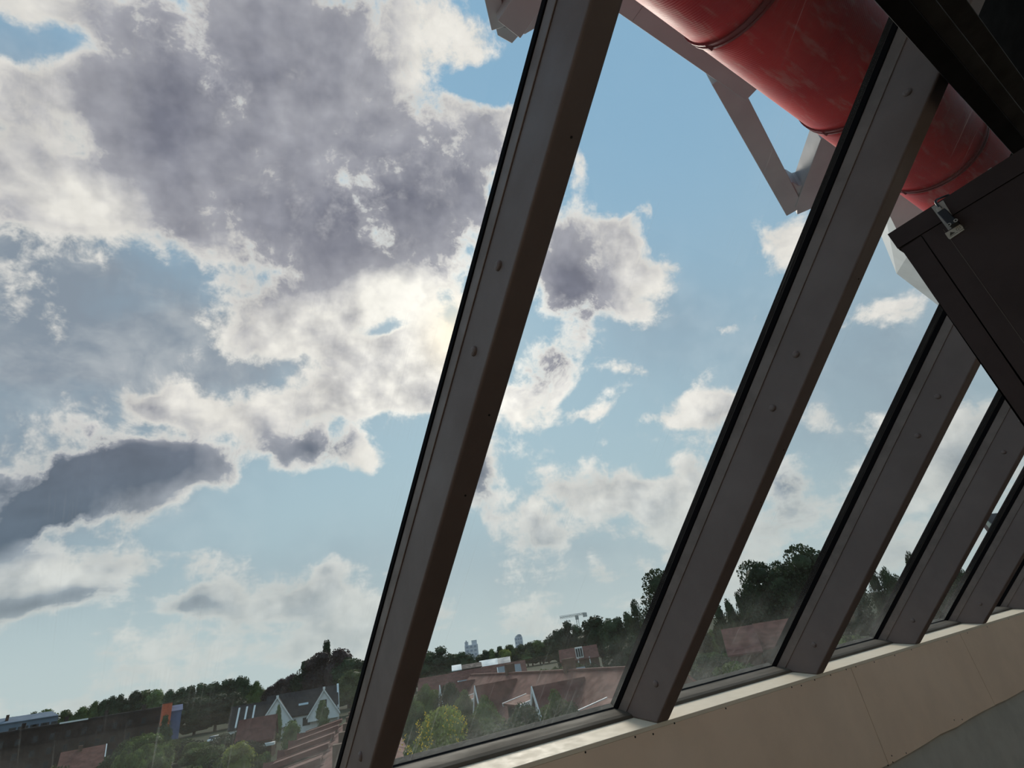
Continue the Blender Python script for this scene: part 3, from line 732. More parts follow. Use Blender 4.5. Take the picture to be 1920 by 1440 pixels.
for i, (px, py, hw) in enumerate([(22, 1345, 13), (60, 1336, 17), (90, 1331, 19), (121, 1332, 16), (152, 1326, 17)]):
    tree_at(px, py, 420, hw, 'mid%d' % (i % 3), ORD[i] + ' hazy green tree from the left in the far row above the blue-grey building', GR1)
for i, (px, py, hw, kd) in enumerate([(181, 1315, 13, 'mid1'), (196, 1312, 11, 'dark0'), (211, 1306, 15, 'dark1'), (230, 1302, 15, 'dark2'), (252, 1296, 19, 'dark0'), (275, 1294, 20, 'mid0'), (294, 1294, 19, 'mid2')]):
    tree_at(px, py, 380, hw, kd, ORD[i] + ' green tree from the left in the row above the dark brown terrace', 'trees above the dark brown terrace')
for i, (px, py, hw) in enumerate([(322, 1293, 15), (341, 1290, 15), (360, 1286, 17), (380, 1281, 18), (402, 1279, 18), (421, 1275, 17), (437, 1273, 16), (452, 1268, 14)]):
    tree_at(px, py, 330, hw, ('dark%d' % (i % 3)), ORD[i] + ' dark green tree from the left in the row left of the white house', 'trees left of the white house')
for i, (px, py, hw) in enumerate([(268, 1342, 16), (300, 1330, 20), (335, 1312, 22), (372, 1306, 26), (410, 1300, 26), (440, 1298, 22)]):
    tree_at(px, py, 235, hw, 'dark%d' % ((i + 1) % 3), ORD[i] + ' dark tree from the left in the clump before the tree row', 'dark clump left of the white house')
tree_at(312, 1341, 165, 11, 'dark2', 'dark tree at the foot of the orange gable wall')
tree_at(468, 1283, 300, 10, 'dark1', 'small dark tree just right of the dark row, before the gap')
tree_at(484, 1277, 290, 12, 'mid1', 'lone pointed green tree behind the white house roof')
tree_at(507, 1287, 270, 14, 'copper', 'low dark tree at the foot of the tall copper clump')
tree_at(528, 1273, 260, 16, 'copper', 'dark red-brown tree on the left slope of the tall clump')
tree_at(551, 1264, 250, 15, 'copper', 'dark copper tree with a loose top behind the white house')
tree_at(580, 1238, 240, 26, 'dark2', 'tall dark tree left of the twin poplar tips')
tree_at(607, 1222, 235, 26, 'copper', 'tallest dark copper tree behind the white house')
tree_at(609, 1212, 250, 9, 'poplar', 'left one of two poplar tips above the copper tree', 'twin poplar tips')
tree_at(615, 1211, 250, 8, 'poplar', 'right one of two poplar tips above the copper tree', 'twin poplar tips')
tree_at(631, 1218, 230, 24, 'copper', 'dark copper tree right of the poplar tips')
tree_at(654, 1234, 225, 22, 'dark1', 'dark tree sloping down towards the nearest rafter')
tree_at(676, 1237, 220, 18, 'dark0', 'dark tree half hidden by the left edge of the nearest rafter')
tree_at(658, 1258, 190, 20, 'mid2', 'lighter green tree in front of the copper clump')
for i, (px, py, hw, kd) in enumerate([(776, 1232, 16, 'dark0'), (790, 1242, 20, 'mid0'), (803, 1222, 19, 'dark1'), (822, 1213, 22, 'dark2'), (834, 1238, 22, 'dark2'), (845, 1226, 15, 'dark0'), (863, 1223, 17, 'dark1')]):
    tree_at(px, py, 260, hw, kd, ORD[i] + ' dark tree from the left in the clump left of the tower blocks', 'clump left of the tower blocks')
for i, (px, py, hw, kd) in enumerate([(900, 1227, 12, 'dark1'), (910, 1219, 10, 'dark0'), (922, 1217, 10, 'mid1'), (929, 1228, 13, 'mid2'), (937, 1212, 10, 'dark2'), (955, 1209, 11, 'mid0'), (964, 1221, 13, 'dark0'), (976, 1208, 11, 'dark1'), (986, 1216, 16, 'mid0'), (993, 1204, 12, 'dark0'), (1007, 1201, 12, 'mid2'), (1015, 1213, 18, 'dark1'), (1023, 1199, 12, 'dark2')]):
    tree_at(px, py, 340, hw, kd, ORD[i] + ' tree from the left in the low row between towers and crane', 'low tree row under the crane')
tree_at(945, 1217, 330, 9, 'light', 'small yellow-green tree between the two tower blocks')
for i, (px, py, hw, kd) in enumerate([(1044, 1181, 16, 'dark1'), (1060, 1165, 17, 'dark2'), (1080, 1172, 15, 'dark0')]):
    tree_at(px, py, 210, hw, kd, ['dark tree on the left below the crane arm', 'dark tree with rounded top right below the crane jib', 'dark tree at the foot of the crane mast'][i])
tree_at(1115, 1156, 200, 30, 'dark0', 'smooth dome-shaped dark tree right of the crane')
for i, (px, py, hw, kd) in enumerate([(1140, 1161, 18, 'dark1'), (1158, 1158, 18, 'dark2'), (1176, 1148, 15, 'dark0')]):
    tree_at(px, py, 190, hw, kd, ORD[i] + ' dark tree from the left right of the dome-shaped tree', 'row right of the dome tree')
tree_at(1187, 1132, 150, 12, 'open', 'loose dark tree at the left foot of the tall tree')
tree_at(1232, 1080, 135, 38, 'open', 'tall loose-leaved tree rising beside the second rafter')
for (px, py, hw, kd, lab) in [(1150, 1203, 26, 'dark2', 'round dark garden tree right of the red roofs'), (1168, 1222, 20, 'mid1', 'green garden tree beside the round dark tree'), (1185, 1190, 24, 'dark1', 'dark garden tree close to the second rafter'), (1195, 1225, 22, 'dark0', 'low dark tree touching the second rafter')]:
    tree_at(px, py, 95, hw, kd, lab)
for (px, py, hw, kd, lab) in [(1420, 1058, 44, 'open', 'left half of the huge loose-leaved tree in the third bay'), (1462, 1048, 46, 'open2', 'middle crown of the huge tree in the third bay'), (1510, 1033, 48, 'open', 'highest crown of the huge tree, beside the third rafter'), (1548, 1044, 40, 'open2', 'right crown of the huge tree behind the third rafter'),
    (1400, 1092, 22, 'dark1', 'lower dark tree under the left side of the huge tree'), (1380, 1112, 10, 'dark2', 'small conifer-like tree left of the huge tree'), (1364, 1124, 13, 'dark0', 'low dark tree at the right edge of the second rafter'), (1440, 1110, 40, 'dark0', 'dark undergrowth tree below the middle of the huge tree'), (1490, 1100, 40, 'dark1', 'dark undergrowth tree below the right of the huge tree'), (1345, 1135, 18, 'dark2', 'dark low tree hidden mostly by the second rafter')]:
    tree_at(px, py, 118, hw, kd, lab)
for i, (px, py, hw, kd) in enumerate([(1630, 1074, 15, 'open'), (1655, 1060, 17, 'open2'), (1672, 1090, 26, 'dark0'), (1702, 1048, 18, 'open'), (1735, 1052, 18, 'open2'), (1780, 1050, 18, 'open'), (1800, 1072, 28, 'dark1'), (1822, 1051, 13, 'open2')]):
    tree_at(px, py, 92, hw, kd, ORD[i] + ' misty tree from the left behind the narrow panes at right', 'trees behind the narrow panes')

for i, (px, py) in enumerate([(1298, 1188), (1316, 1184), (1334, 1181), (1352, 1178), (1370, 1176)]):
    tree_at(px, py, 150, 11, ['mid0', 'dark1', 'mid1', 'dark0', 'mid2'][i], ORD[i] + ' hedge tree from the left at the lower left of the third bay', 'hedge trees in the third bay')

# ---- houses
def gable_roof(x0, x1, y0, y1, ze, zr, ov=.35, th=.18):
    """ridge along local x"""
    ym = (y0 + y1) / 2; k = (zr - ze) / (ym - y0); zo = ze - ov * k
    mb = MB()
    mb.prism([(x0 - ov, y0 - ov, zo), (x0 - ov, ym, zr), (x0 - ov, y1 + ov, zo), (x0 - ov, y1 + ov, zo + th), (x0 - ov, ym, zr + th), (x0 - ov, y0 - ov, zo + th)], (x1 - x0 + 2 * ov, 0, 0))
    return mb
def gable_body(x0, x1, y0, y1, ze, zr):
    ym = (y0 + y1) / 2
    return MB().prism([(x0, y0, 0), (x0, y0, ze), (x0, ym, zr), (x0, y1, ze), (x0, y1, 0)], (x1 - x0, 0, 0))
def window(parent, x, z, w_, h_, y, depth=.06, wm='wood_white'):
    f = MB().box((x - w_/2, y - depth, z), (x + w_/2, y, z + h_)).build('window', wm, parent)
    for sx in (-1, 1):
        a = x + (w_/4 + .01) * sx
        MB().box((a - w_/4 + .05, y - depth - .02, z + .07), (a + w_/4 - .05, y - depth + .01, z + h_ - .07)).build('pane', 'win_dark', f)
def cross_gable(parent, x, half, y_front, y_back, ze, zt, wallm, roofm, board='wood_white'):
    """gable facing local -y"""
    MB().prism([(x - half, y_front, ze - 1.2), (x - half, y_front, ze), (x, y_front, zt), (x + half, y_front, ze), (x + half, y_front, ze - 1.2)], (0, y_back - y_front, 0)).build('gable', wallm, parent)
    t_ = .16; o = .28
    k = (zt - ze) / half
    MB().prism([(x - half - o, y_front - .3, ze - o * k), (x, y_front - .3, zt), (x + half + o, y_front - .3, ze - o * k), (x + half + o, y_front - .3, ze - o * k + t_), (x, y_front - .3, zt + t_), (x - half - o, y_front - .3, ze - o * k + t_)], (0, y_back - y_front + .3, 0)).build('gable_roof', roofm, parent)
    if board:
        for sx in (-1, 1):
            MB().prism([(x, y_front - .36, zt - .22), (x, y_front - .36, zt + .20), (x + sx * (half + o), y_front - .36, ze - o * k + .20), (x + sx * (half + o), y_front - .36, ze - o * k - .22)], (0, .08, 0)).build('bargeboard', board, parent)
def terrace_house(W_=7.0, gx=-3.2, gh=2.0, H=8.2, board='wood_white', gw='render_white'):
    r_ = empty('terrace_house')
    gable_body(-W_, W_, 0, 8.5, 4.8, H).build('wall', 'brick', r_)
    gable_roof(-W_, W_, 0, 8.5, 4.8, H, .04).build('roof', 'roof_red', r_)
    cross_gable(r_, gx, gh, -.3, 3.6, 4.2, H - .35, gw, 'roof_red', board)
    window(r_, gx, 4.1, 1.3, 1.6, -.3); window(r_, gx, 1.2, 1.8, 1.4, 0); window(r_, W_ * .5, 1.2, 1.6, 1.4, 0)
    dm = MB().box((W_ * .25, .6, 4.9), (W_ * .75, 3.0, 6.5)).build('dormer', 'brick', r_)
    MB().prism([(W_ * .22, .3, 6.45), (W_ * .78, .3, 6.45), (W_ * .78, 3.4, 6.95), (W_ * .22, 3.4, 6.95)], (0, 0, .14)).build('dormer_roof', 'roof_red', dm)
    for xx in (.22, .78): MB().bar((W_ * xx, .28, 6.5), (W_ * xx, 3.4, 7.0), .14, .26).build('dormer_edge', board, dm)
    MB().box((W_ * .3, .55, 5.2), (W_ * .7, .62, 6.2)).build('dormer_window', 'win_dark', dm)
    MB().box((W_ - .5, 4.0, H - .6), (W_ + .1, 4.9, H + 1.0)).build('chimney', 'brick', r_)
    MB().box((-W_, 4.1, H + .12), (W_, 4.4, H + .26)).build('ridge_tiles', 'roof_red', r_)
    MB().box((.2, -.06, 0), (1.1, 0, 2.05)).build('front_door', 'win_dark', r_)
    return r_
TH = terrace_house()
def place_house(first, proto, loc, rz, label, group):
    o = proto if first else copy_tree(proto)
    put(o, loc, rz); tag(o, label, 'house', group); return o
pR, pL = on_z(1165, 1258, G + 8.2), on_z(1005, 1264, G + 8.2)
dv = (pL - pR).normalized(); ang = math.atan2(dv.y, dv.x) + math.pi
nrm = Vector((-math.sin(ang), math.cos(ang), 0)) * 4.25
tl = ['red-tiled terraced house with white gable nearest the second rafter', 'red-tiled terraced house with white gable, second from the rafter', 'red-tiled terraced house with white gable, third from the rafter', 'red-tiled terraced house with the steep white gable behind the bushes', 'farthest red-tiled terraced house of the row with white gables']
for i in range(3):
    c = pR + dv * (14.0 * i + 1.0); c.z = G
    place_house(i == 0, TH, (c.x - nrm.x, c.y - nrm.y, G), ang, tl[i], 'red-tiled terrace with white gables')
# red terrace seen through the lower part of the first bay
TH2 = terrace_house(3.0, -1.3, 1.1, 6.6, 'roof_red', 'brick')
qN, qF = on_z(640, 1420, G + 6.6), on_z(668, 1330, G + 6.6)
dv = (qF - qN).normalized(); ang2 = math.atan2(dv.y, dv.x) + math.pi
nrm = Vector((-math.sin(ang2), math.cos(ang2), 0)) * 4.25
tl2 = ['nearest red-roofed terrace house at the foot of the nearest rafter', 'second red-roofed terrace house left of the nearest rafter', 'third red-roofed terrace house left of the nearest rafter', 'fourth red-roofed terrace house left of the nearest rafter', 'farthest red-roofed terrace house below the white house']
for i in range(5):
    c = qN + dv * (6.0 * i - 1); c.z = G
    place_house(i == 0, TH2, (c.x - nrm.x, c.y - nrm.y, G), ang2, tl2[i], 'red-roofed terrace beside the nearest rafter')
# brick outbuildings in the yards in front of that terrace
def outbuilding():
    r_ = empty('brick_outbuilding')
    MB().box((-2.2, -7.0, 0), (2.2, 0, 2.6)).build('wall', 'brick', r_)
    MB().prism([(-2.35, -7.2, 2.55), (2.35, -7.2, 2.75), (2.35, -7.2, 2.95), (-2.35, -7.2, 2.75)], (0, 7.4, 0)).build('roof', 'roof_red', r_)
    MB().box((-2.40, -7.25, 2.62), (-2.35, .2, 2.72)).build('gutter', 'paving', r_)
    MB().cyl((-2.3, -7.28, 0), (-2.3, -7.28, 3.6), .06).build('drain_pipe', 'wood_white', r_)
    window(r_, .3, 1.0, 1.0, 1.1, -7.0)
    return r_
OB = outbuilding()
ol = ['nearest brick outbuilding with red roof at the bottom of the first bay', 'second brick outbuilding in the yard row of the first bay', 'third brick outbuilding in the yard row of the first bay', 'fourth brick outbuilding in the yard row of the first bay', 'farthest brick outbuilding in the yard row, near the white house']
for i in range(5):
    o = OB if i == 0 else copy_tree(OB)
    c = qN + dv * (6.0 * i); fwd = Vector((math.sin(ang2), -math.cos(ang2), 0))
    put(o, (c.x + fwd.x * 4.6, c.y + fwd.y * 4.6, G), ang2); tag(o, ol[i], 'outbuilding', 'brick outbuildings in the yards')
# white house with two gables
hA, hB = at_dist(500, 1337, 150), at_dist(632, 1320, 150)
hv = Vector((hB.x - hA.x, hB.y - hA.y, 0)); Lh = hv.length; ah = math.atan2(hv.y, hv.x)
wh = empty('white_house', (hA.x, hA.y, G), (0, 0, ah)); tag(wh, 'white rendered house with dark roof and two pointed gables', 'house')
zr = at_dist(605, 1291, 150).z - G; ze = zr - 4.4
gable_body(0, Lh, 0, 9, ze, zr).build('wall', 'render_white', wh)
gable_roof(0, Lh, 0, 9, ze, zr, .4, .25).build('roof', 'roof_dark', wh)
MB().box((Lh + .05, -.4, 1.0), (Lh + .5, 9.4, ze + .5)).build('end_wall', 'render_white', wh)
MB().prism([(Lh + .1, -.2, ze - .4), (Lh + .1, 4.5, zr + .5), (Lh + .1, 9.2, ze - .4)], (.45, 0, 0)).build('end_gable', 'render_white', wh)
for fx in (.14, .80):
    cross_gable(wh, Lh * fx, 3.4, -1.6, 4.2, ze - .7, zr - .25, 'render_white', 'roof_dark')
window(wh, Lh * .80, ze + .6, 1.3, 1.5, -1.6, wm='win_dark'); window(wh, Lh * .56, 1.6, 1.6, 1.6, 0, wm='win_dark'); window(wh, Lh * .36, 1.6, 1.6, 1.6, 0, wm='win_dark')
MB().prism([(Lh * .44, 1.4, ze + 1.55), (Lh * .58, 1.4, ze + 1.55), (Lh * .58, 1.8, ze + 1.95), (Lh * .44, 1.8, ze + 1.95)], (0, -.12, .12)).build('skylight', 'metal_white', wh)
MB().box((-7.5, .5, 0), (0, 8, ze - .6)).build('side_wing', 'render_white', wh)
wr = gable_roof(-7.5, 0, .5, 8, ze - .6, zr - .9, .3, .2).build('side_roof', 'roof_dark', wh)
for xx in (-6.2, -4.6, -3.0):
    MB().bar((xx, .3, ze - .5), (xx + .2, 3.5, zr - 1.2), .35, .3).build('roof_rib', 'wood_white', wr)
MB().box((Lh * .80 - .25, -1.75, zr - .2), (Lh * .80 + .25, -1.3, zr + .35)).build('finial', 'wood_white', wh)
MB().box((Lh * .14 - .25, -1.75, zr - .4), (Lh * .14 + .25, -1.3, zr + .15)).build('finial', 'wood_white', wh)

# long dark terrace at the lower left
tA, tB = at_dist(-60, 1434, 190), at_dist(305, 1369, 190)
tv = Vector((tB.x - tA.x, tB.y - tA.y, 0)); Lt = tv.length; at_ = math.atan2(tv.y, tv.x)
dt = empty('dark_terrace', (tA.x, tA.y, G), (0, 0, at_)); tag(dt, 'long dark brown brick terrace block at the lower left', 'building')
zt_ = at_dist(150, 1352, 190).z - G
MB().box((0, 0, 0), (Lt, 11, zt_)).build('wall', 'brick_dark', dt)
MB().box((-.3, -.3, zt_), (Lt + .3, 11.3, zt_ + .3)).build('roof_edge', 'roof_dark', dt)
MB().box((Lt * .40, -.35, zt_ + .05), (Lt * .55, -.25, zt_ + .4)).build('gutter', 'wood_white', dt)
WME = MB().box((-.55, -.08, 0), (.55, .02, 1.5)).mesh('window'); WME.materials.append(M['roof_dark'])
PME = MB().box((-.42, -.1, .12), (.42, -.06, 1.38)).mesh('pane'); PME.materials.append(M['win_dark'])
for i in range(12):
    for j in range(3):
        o = link('window', WME, None, dt); o.location = (Lt * (i + .5) / 12, 0, 1.0 + j * (zt_ - 1.2) / 3)
        link('pane', PME, None, o)
for i in range(4):
    xx = Lt * (.2 + .22 * i)
    MB().box((xx, 4, zt_ + .3), (xx + .8, 5, zt_ + 1.5)).build('chimney', 'brick_dark', dt)
# blue-grey building standing on its left part
uA, uB = at_dist(-40, 1382, 260), at_dist(106, 1358, 260)
uv = Vector((uB.x - uA.x, uB.y - uA.y, 0)); Lu = uv.length; au = math.atan2(uv.y, uv.x)
ub = empty('blue_grey_building', (uA.x, uA.y, G), (0, 0, au)); tag(ub, 'blue-grey flat building with pairs of dark windows at far left', 'building')
zu = at_dist(60, 1350, 260).z - G
MB().box((0, 0, 0), (Lu, 12, zu)).build('wall', 'bluegrey', ub)
MB().prism([(0, -.3, zu), (Lu, -.3, zu), (Lu - 2, 6, zu + 1.6), (0, 6, zu + 1.6)], (0, 0, .25)).build('roof', 'bluegrey', ub)
for px in (32, 54, 73, 92):
    f_ = (at_dist(px, 1365, 260) - uA); xx = f_.x * math.cos(au) + f_.y * math.sin(au)
    for dx in (-1.1, 1.1):
        o = MB().box((xx + dx - .85, -.12, zu - 4.6), (xx + dx + .85, .02, zu - 1.4)).build('window', 'win_dark', ub)
MB().box((Lu * .28, 2, zu), (Lu * .28 + .8, 3, zu + 2.6)).build('chimney', 'brick', ub)
# orange chimney block and blue slate house beside it
c_ = at_dist(311, 1343, 183); ztop = at_dist(313, 1319, 183).z
ch = empty('orange_gable', (c_.x, c_.y, G)); tag(ch, 'narrow orange brick gable wall among the dark trees', 'building')
MB().box((-1.1, 0, 0), (1.1, 4, ztop - G)).build('wall', 'orange', ch); MB().box((-1.2, -.1, ztop - G), (1.2, 4.1, ztop - G + .2)).build('coping', 'brick', ch)
c_ = at_dist(326, 1340, 184); z2 = at_dist(326, 1324, 184).z
bs = empty('slate_house', (c_.x, c_.y, G)); tag(bs, 'small house with blue slate front beside the orange gable', 'house')
MB().box((-1.4, 0, 0), (1.7, 6, z2 - G - 1.2)).build('wall', 'slate_blue', bs); gable_roof(-1.4, 1.7, 0, 6, z2 - G - 1.2, z2 - G, .2).build('roof', 'slate_blue', bs)
# red-roofed bungalow in the garden at lower left
g1, g2 = at_dist(115, 1424, 105), at_dist(192, 1416, 105)
bv = Vector((g2.x - g1.x, g2.y - g1.y, 0)); ab = math.atan2(bv.y, bv.x); Lb = bv.length
bu = empty('garden_bungalow', (g1.x, g1.y, G), (0, 0, ab)); tag(bu, 'low bungalow with faded red roof and white edge at lower left', 'house')
zb1 = at_dist(150, 1409, 105).z - G
gable_body(0, Lb, 0, 7, zb1 - 2.2, zb1).build('wall', 'brick', bu); gable_roof(0, Lb, 0, 7, zb1 - 2.2, zb1, .3).build('roof', 'roof_red', bu)
MB().bar((Lb + .35, -.3, zb1 - 2.3), (Lb + .35, 3.5, zb1 + .12), .12, .22).build('bargeboard', 'wood_white', bu)
MB().box((Lb * .35, 3, zb1 - .2), (Lb * .35 + .5, 3.6, zb1 + .6)).build('chimney', 'brick', bu)
# brown gabled shed below the white house
c_ = at_dist(478, 1372, 115); zs_ = at_dist(472, 1350, 115).z - G
sh = empty('brown_barn', (c_.x, c_.y, G), (0, 0, ah - .1)); tag(sh, 'brown tiled barn roof just below the white house', 'house')
gable_body(-2.8, 2.8, 0, 5, max(1.5, zs_ - 3), zs_).build('wall', 'brick', sh); gable_roof(-2.8, 2.8, 0, 5, max(1.5, zs_ - 3), zs_, .3).build('roof', 'roof_red', sh)
MB().box((.5, -1.6, 1.9), (3.4, -.2, 2.3)).build('porch_roof', 'wood_white', sh)

# far tower blocks
def tower(px0, px1, py_top, d, name, label, crown):
    a, b_ = at_dist(px0, py_top, d), at_dist(px1, py_top, d)
    v = Vector((b_.x - a.x, b_.y - a.y, 0)); w_ = v.length
    o = empty(name, (a.x, a.y, G), (0, 0, math.atan2(v.y, v.x))); tag(o, label, 'tower block', 'far tower blocks')
    h = a.z - G
    MB().box((0, 0, 0), (w_, w_ * .7, h)).build('shaft', 'tower', o)
    for x0, x1, dz in crown: MB().box((w_ * x0, w_ * .1, h), (w_ * x1, w_ * .6, h + dz)).build('roof_block', 'tower', o)
    n = 6
    for j in range(n):
        for i in range(3):
            q = MB().box((w_ * (.1 + .3 * i), -.3, h - 4 - j * 5.5), (w_ * (.28 + .3 * i), .05, h - 1.2 - j * 5.5)).build('window_band', 'tower_band', o)
    return o
tower(871, 896, 1211, 900, 'tower_block', 'far grey tower block with stepped roofline', [(.02, .3, 5), (.55, .95, 6), (.1, .2, 7)])
tower(964.5, 979.5, 1196, 950, 'tower_block', 'single far tower block with a rounded top', [(.1, .95, 2.0), (.25, .9, 3.4), (.4, .8, 4.4)])
# construction crane
cb_, ctp = at_dist(1085, 1176, 420), at_dist(1080.5, 1153, 420)
cr = empty('tower_crane', (cb_.x, cb_.y, G)); tag(cr, 'white construction crane with its jib pointing left above the trees', 'crane')
hc = ctp.z - G
def lattice(mb, p, q, w_, n, r_):
    p = Vector(p); q = Vector(q); d = (q - p); u_ = d.normalized(); e1_ = u_.orthogonal().normalized(); e2_ = u_.cross(e1_)
    for sx, sy in ((-1,-1),(1,-1),(1,1),(-1,1)): mb.bar(p + (e1_*sx + e2_*sy)*w_/2, q + (e1_*sx + e2_*sy)*w_/2, r_, r_, e1_)
    for i in range(n):
        a, b_ = p + d * (i / n), p + d * ((i + 1) / n); s_ = 1 if i % 2 else -1
        for ea, eb in ((e1_, e2_), (e2_, e1_)):
            mb.bar(a + (ea * s_ + eb) * w_/2, b_ + (-ea * s_ + eb) * w_/2, r_*.7, r_*.7, u_.orthogonal())
m_ = MB(); lattice(m_, (0, 0, 0), (0, 0, hc - 1), 1.6, 24, .20); m_.build('mast', 'crane', cr)
jr = (at_dist(1049, 1157, 420) - ctp); jr.z = 0; jl = jr.length; jd = jr.normalized()
m_ = MB(); lattice(m_, (0, 0, hc), tuple(jd * jl + Vector((0, 0, hc))), 1.3, 14, .16); m_.build('jib', 'crane', cr)
m_ = MB(); lattice(m_, (0, 0, hc), tuple(-jd * 6.5 + Vector((0, 0, hc))), 1.1, 4, .18); m_.build('counter_jib', 'crane', cr)
cw = -jd * 6.2
MB().box((cw.x - 1.2, cw.y - 1.0, hc - 2.2), (cw.x + 1.2, cw.y + 1.0, hc + .6)).build('counterweight', 'crane', cr)
MB().box((-.9, -.9, hc - 3.2), (.9, .9, hc - .4)).build('cab', 'crane', cr)
# white-roofed halls
for i, (p0, p1, pt_, d, mt, lab, cat) in enumerate([((901, 1251), (932, 1243), 1238, 190, 'metal_white', 'white sheet-metal hall roof under the far tower block', 'hall'), ((932, 1246), (956, 1241), 1234, 195, 'metal_grey', 'pale grey metal hall next to the white hall roof', 'hall'), ((858, 1256), (902, 1250), 1246, 185, 'roof_dark', 'long dark hall roof left of the white hall', 'hall'), ((849, 1258), (864, 1256), 1248, 180, 'metal_white', 'small white gabled shed left of the dark hall', 'shed')]):
    a, b_ = at_dist(*p0, d), at_dist(*p1, d); v = Vector((b_.x - a.x, b_.y - a.y, 0)); w_ = v.length
    o = empty('metal_hall', (a.x, a.y, G), (0, 0, math.atan2(v.y, v.x))); tag(o, lab, cat)
    zt2 = at_dist((p0[0] + p1[0]) / 2, pt_, d).z - G; ze2 = max(1.5, min(a.z, b_.z) - G)
    gable_body(0, w_, 0, 9, ze2, zt2).build('wall', 'brick', o); gable_roof(0, w_, 0, 9, ze2, zt2, .3).build('roof', mt, o)
# long red terrace roof behind the gardens (second bay) and small white gables
for i, (p0, p1, pt_, d, lab) in enumerate([((785, 1284), (845, 1271), 1270, 125, 'left end of the long low red roof behind the gardens'), ((845, 1272), (905, 1259), 1259, 130, 'middle of the long low red roof behind the gardens'), ((905, 1260), (985, 1246), 1246, 135, 'right end of the long low red roof under the halls'), ((1050, 1232), (1120, 1220), 1215, 150, 'brown roof below the tree row with a small white dormer'), ((1368, 1228), (1425, 1217), 1178, 74, 'left one of two hazy red roofs in the third bay'), ((1426, 1212), (1500, 1195), 1166, 78, 'right one of two hazy red roofs in the third bay')]):
    a, b_ = at_dist(*p0, d), at_dist(*p1, d); v = Vector((b_.x - a.x, b_.y - a.y, 0)); w_ = v.length
    o = empty('row_house', (a.x, a.y, G), (0, 0, math.atan2(v.y, v.x))); tag(o, lab, 'house', 'low red roofs behind the gardens')
    zt2 = at_dist((p0[0] + p1[0]) / 2, pt_, d).z - G; ze2 = max(1.6, zt2 - 2.6)
    gable_body(0, w_, 0, 8, ze2, zt2).build('wall', 'brick', o); gable_roof(0, w_, 0, 8, ze2, zt2, .25).build('roof', 'roof_red', o)
    for k_ in range(3 if i < 4 else 0): MB().box((w_ * (.15 + .3 * k_), -.15, ze2 - 1.5), (w_ * (.15 + .3 * k_) + .25, 0, ze2 + .3)).build('drain_pipe', 'wood_white', o)
    if i == 3:
        MB().box((w_ * .42, .2, ze2 + .2), (w_ * .62, 2.5, zt2 + .2)).build('dormer', 'wood_white', o); 
        for k_ in range(3): MB().box((w_ * (.44 + .06 * k_), .1, ze2 + .6), (w_ * (.48 + .06 * k_), .22, zt2 - .1)).build('dormer_pane', 'win_dark', o)
for i, (px, py, d, lab) in enumerate([(955, 1250, 118, 'small cream gable right of the halls'), (1075, 1257, 95, 'low white-edged shed roof above the red ridge'), (882, 1276, 110, 'grey glazed lean-to roof left of the red gables')]):
    p = at_dist(px, py, d); o = empty('garden_shed', (p.x, p.y, G), (0, 0, -.5)); tag(o, lab, 'shed')
    hh = p.z - G
    gable_body(-2.2, 2.2, 0, 5, max(.8, hh - 1.6), hh).build('wall', 'brick', o); gable_roof(-2.2, 2.2, 0, 5, max(.8, hh - 1.6), hh, .2).build('roof', 'metal_grey', o)
    MB().bar((-2.4, -.25, max(.8, hh - 1.6)), (-2.4, 2.5, hh + .1), .12, .2).build('bargeboard', 'wood_white', o)

# white cars parked below
def car():
    r_ = empty('parked_car')
    b0 = MB(); b0.prism([(-2.1, -.85, .35), (2.1, -.85, .35), (2.15, -.85, .75), (1.2, -.85, .95), (-1.9, -.85, .98), (-2.15, -.85, .8)], (0, 1.7, 0)); b0.build('body', 'car_white', r_, .06, 2)
    MB().prism([(-1.75, -.74, .95), (1.15, -.74, .95), (.45, -.66, 1.48), (-1.35, -.66, 1.48)], (0, 1.45, 0)).build('cabin', 'win_dark', r_, .05, 2)
    MB().box((-1.3, -.62, 1.46), (.42, .72, 1.52)).build('roof', 'car_white', r_, .02, 1)
    for sx in (-1.3, 1.3):
        for sy in (-.86, .70): MB().cyl((sx, sy, .33), (sx, sy + .16, .33), .33, .33, 16).build('wheel', 'tyre', r_)
    return r_
CARP = car()
for i, (px, py, d, rz, lab) in enumerate([(762, 1353, 128, .5, 'nearest of three white parked cars beside the nearest rafter'), (771, 1346, 131, .5, 'middle one of three white parked cars beside the rafter'), (780, 1339, 134, .5, 'farthest of three white parked cars beside the rafter'), (370, 1406, 140, .9, 'white parked car among the garden trees at left'), (380, 1402, 144, .9, 'second white parked car among the garden trees at left'), (404, 1384, 160, .9, 'white van-like car farther up the garden lane')]):
    o = CARP if i == 0 else copy_tree(CARP)
    p = on_z(px, py, G + .9); put(o, (p.x, p.y, G), rz); tag(o, lab, 'car', 'white parked cars')
# garden lane with white furniture, third bay
for i, (px, py, d, lab) in enumerate([(1401, 1214, 70, 'white garden chair left of the red roofs in the third bay'), (1442, 1209, 70, 'white board leaning in the third bay yard'), (1457, 1208, 70, 'small white garden table in the third bay yard')]):
    p = on_z(px, py, G + .75); o = empty('garden_furniture', (p.x, p.y, G)); tag(o, lab, 'furniture')
    hh = .75
    MB().box((-.5, -.3, hh - .15), (.5, .3, hh + .1)).build('top', 'wood_white', o)
    for sx in (-.4, .4): MB().box((sx - .05, -.25, 0), (sx + .05, .25, hh - .15)).build('leg', 'wood_white', o)

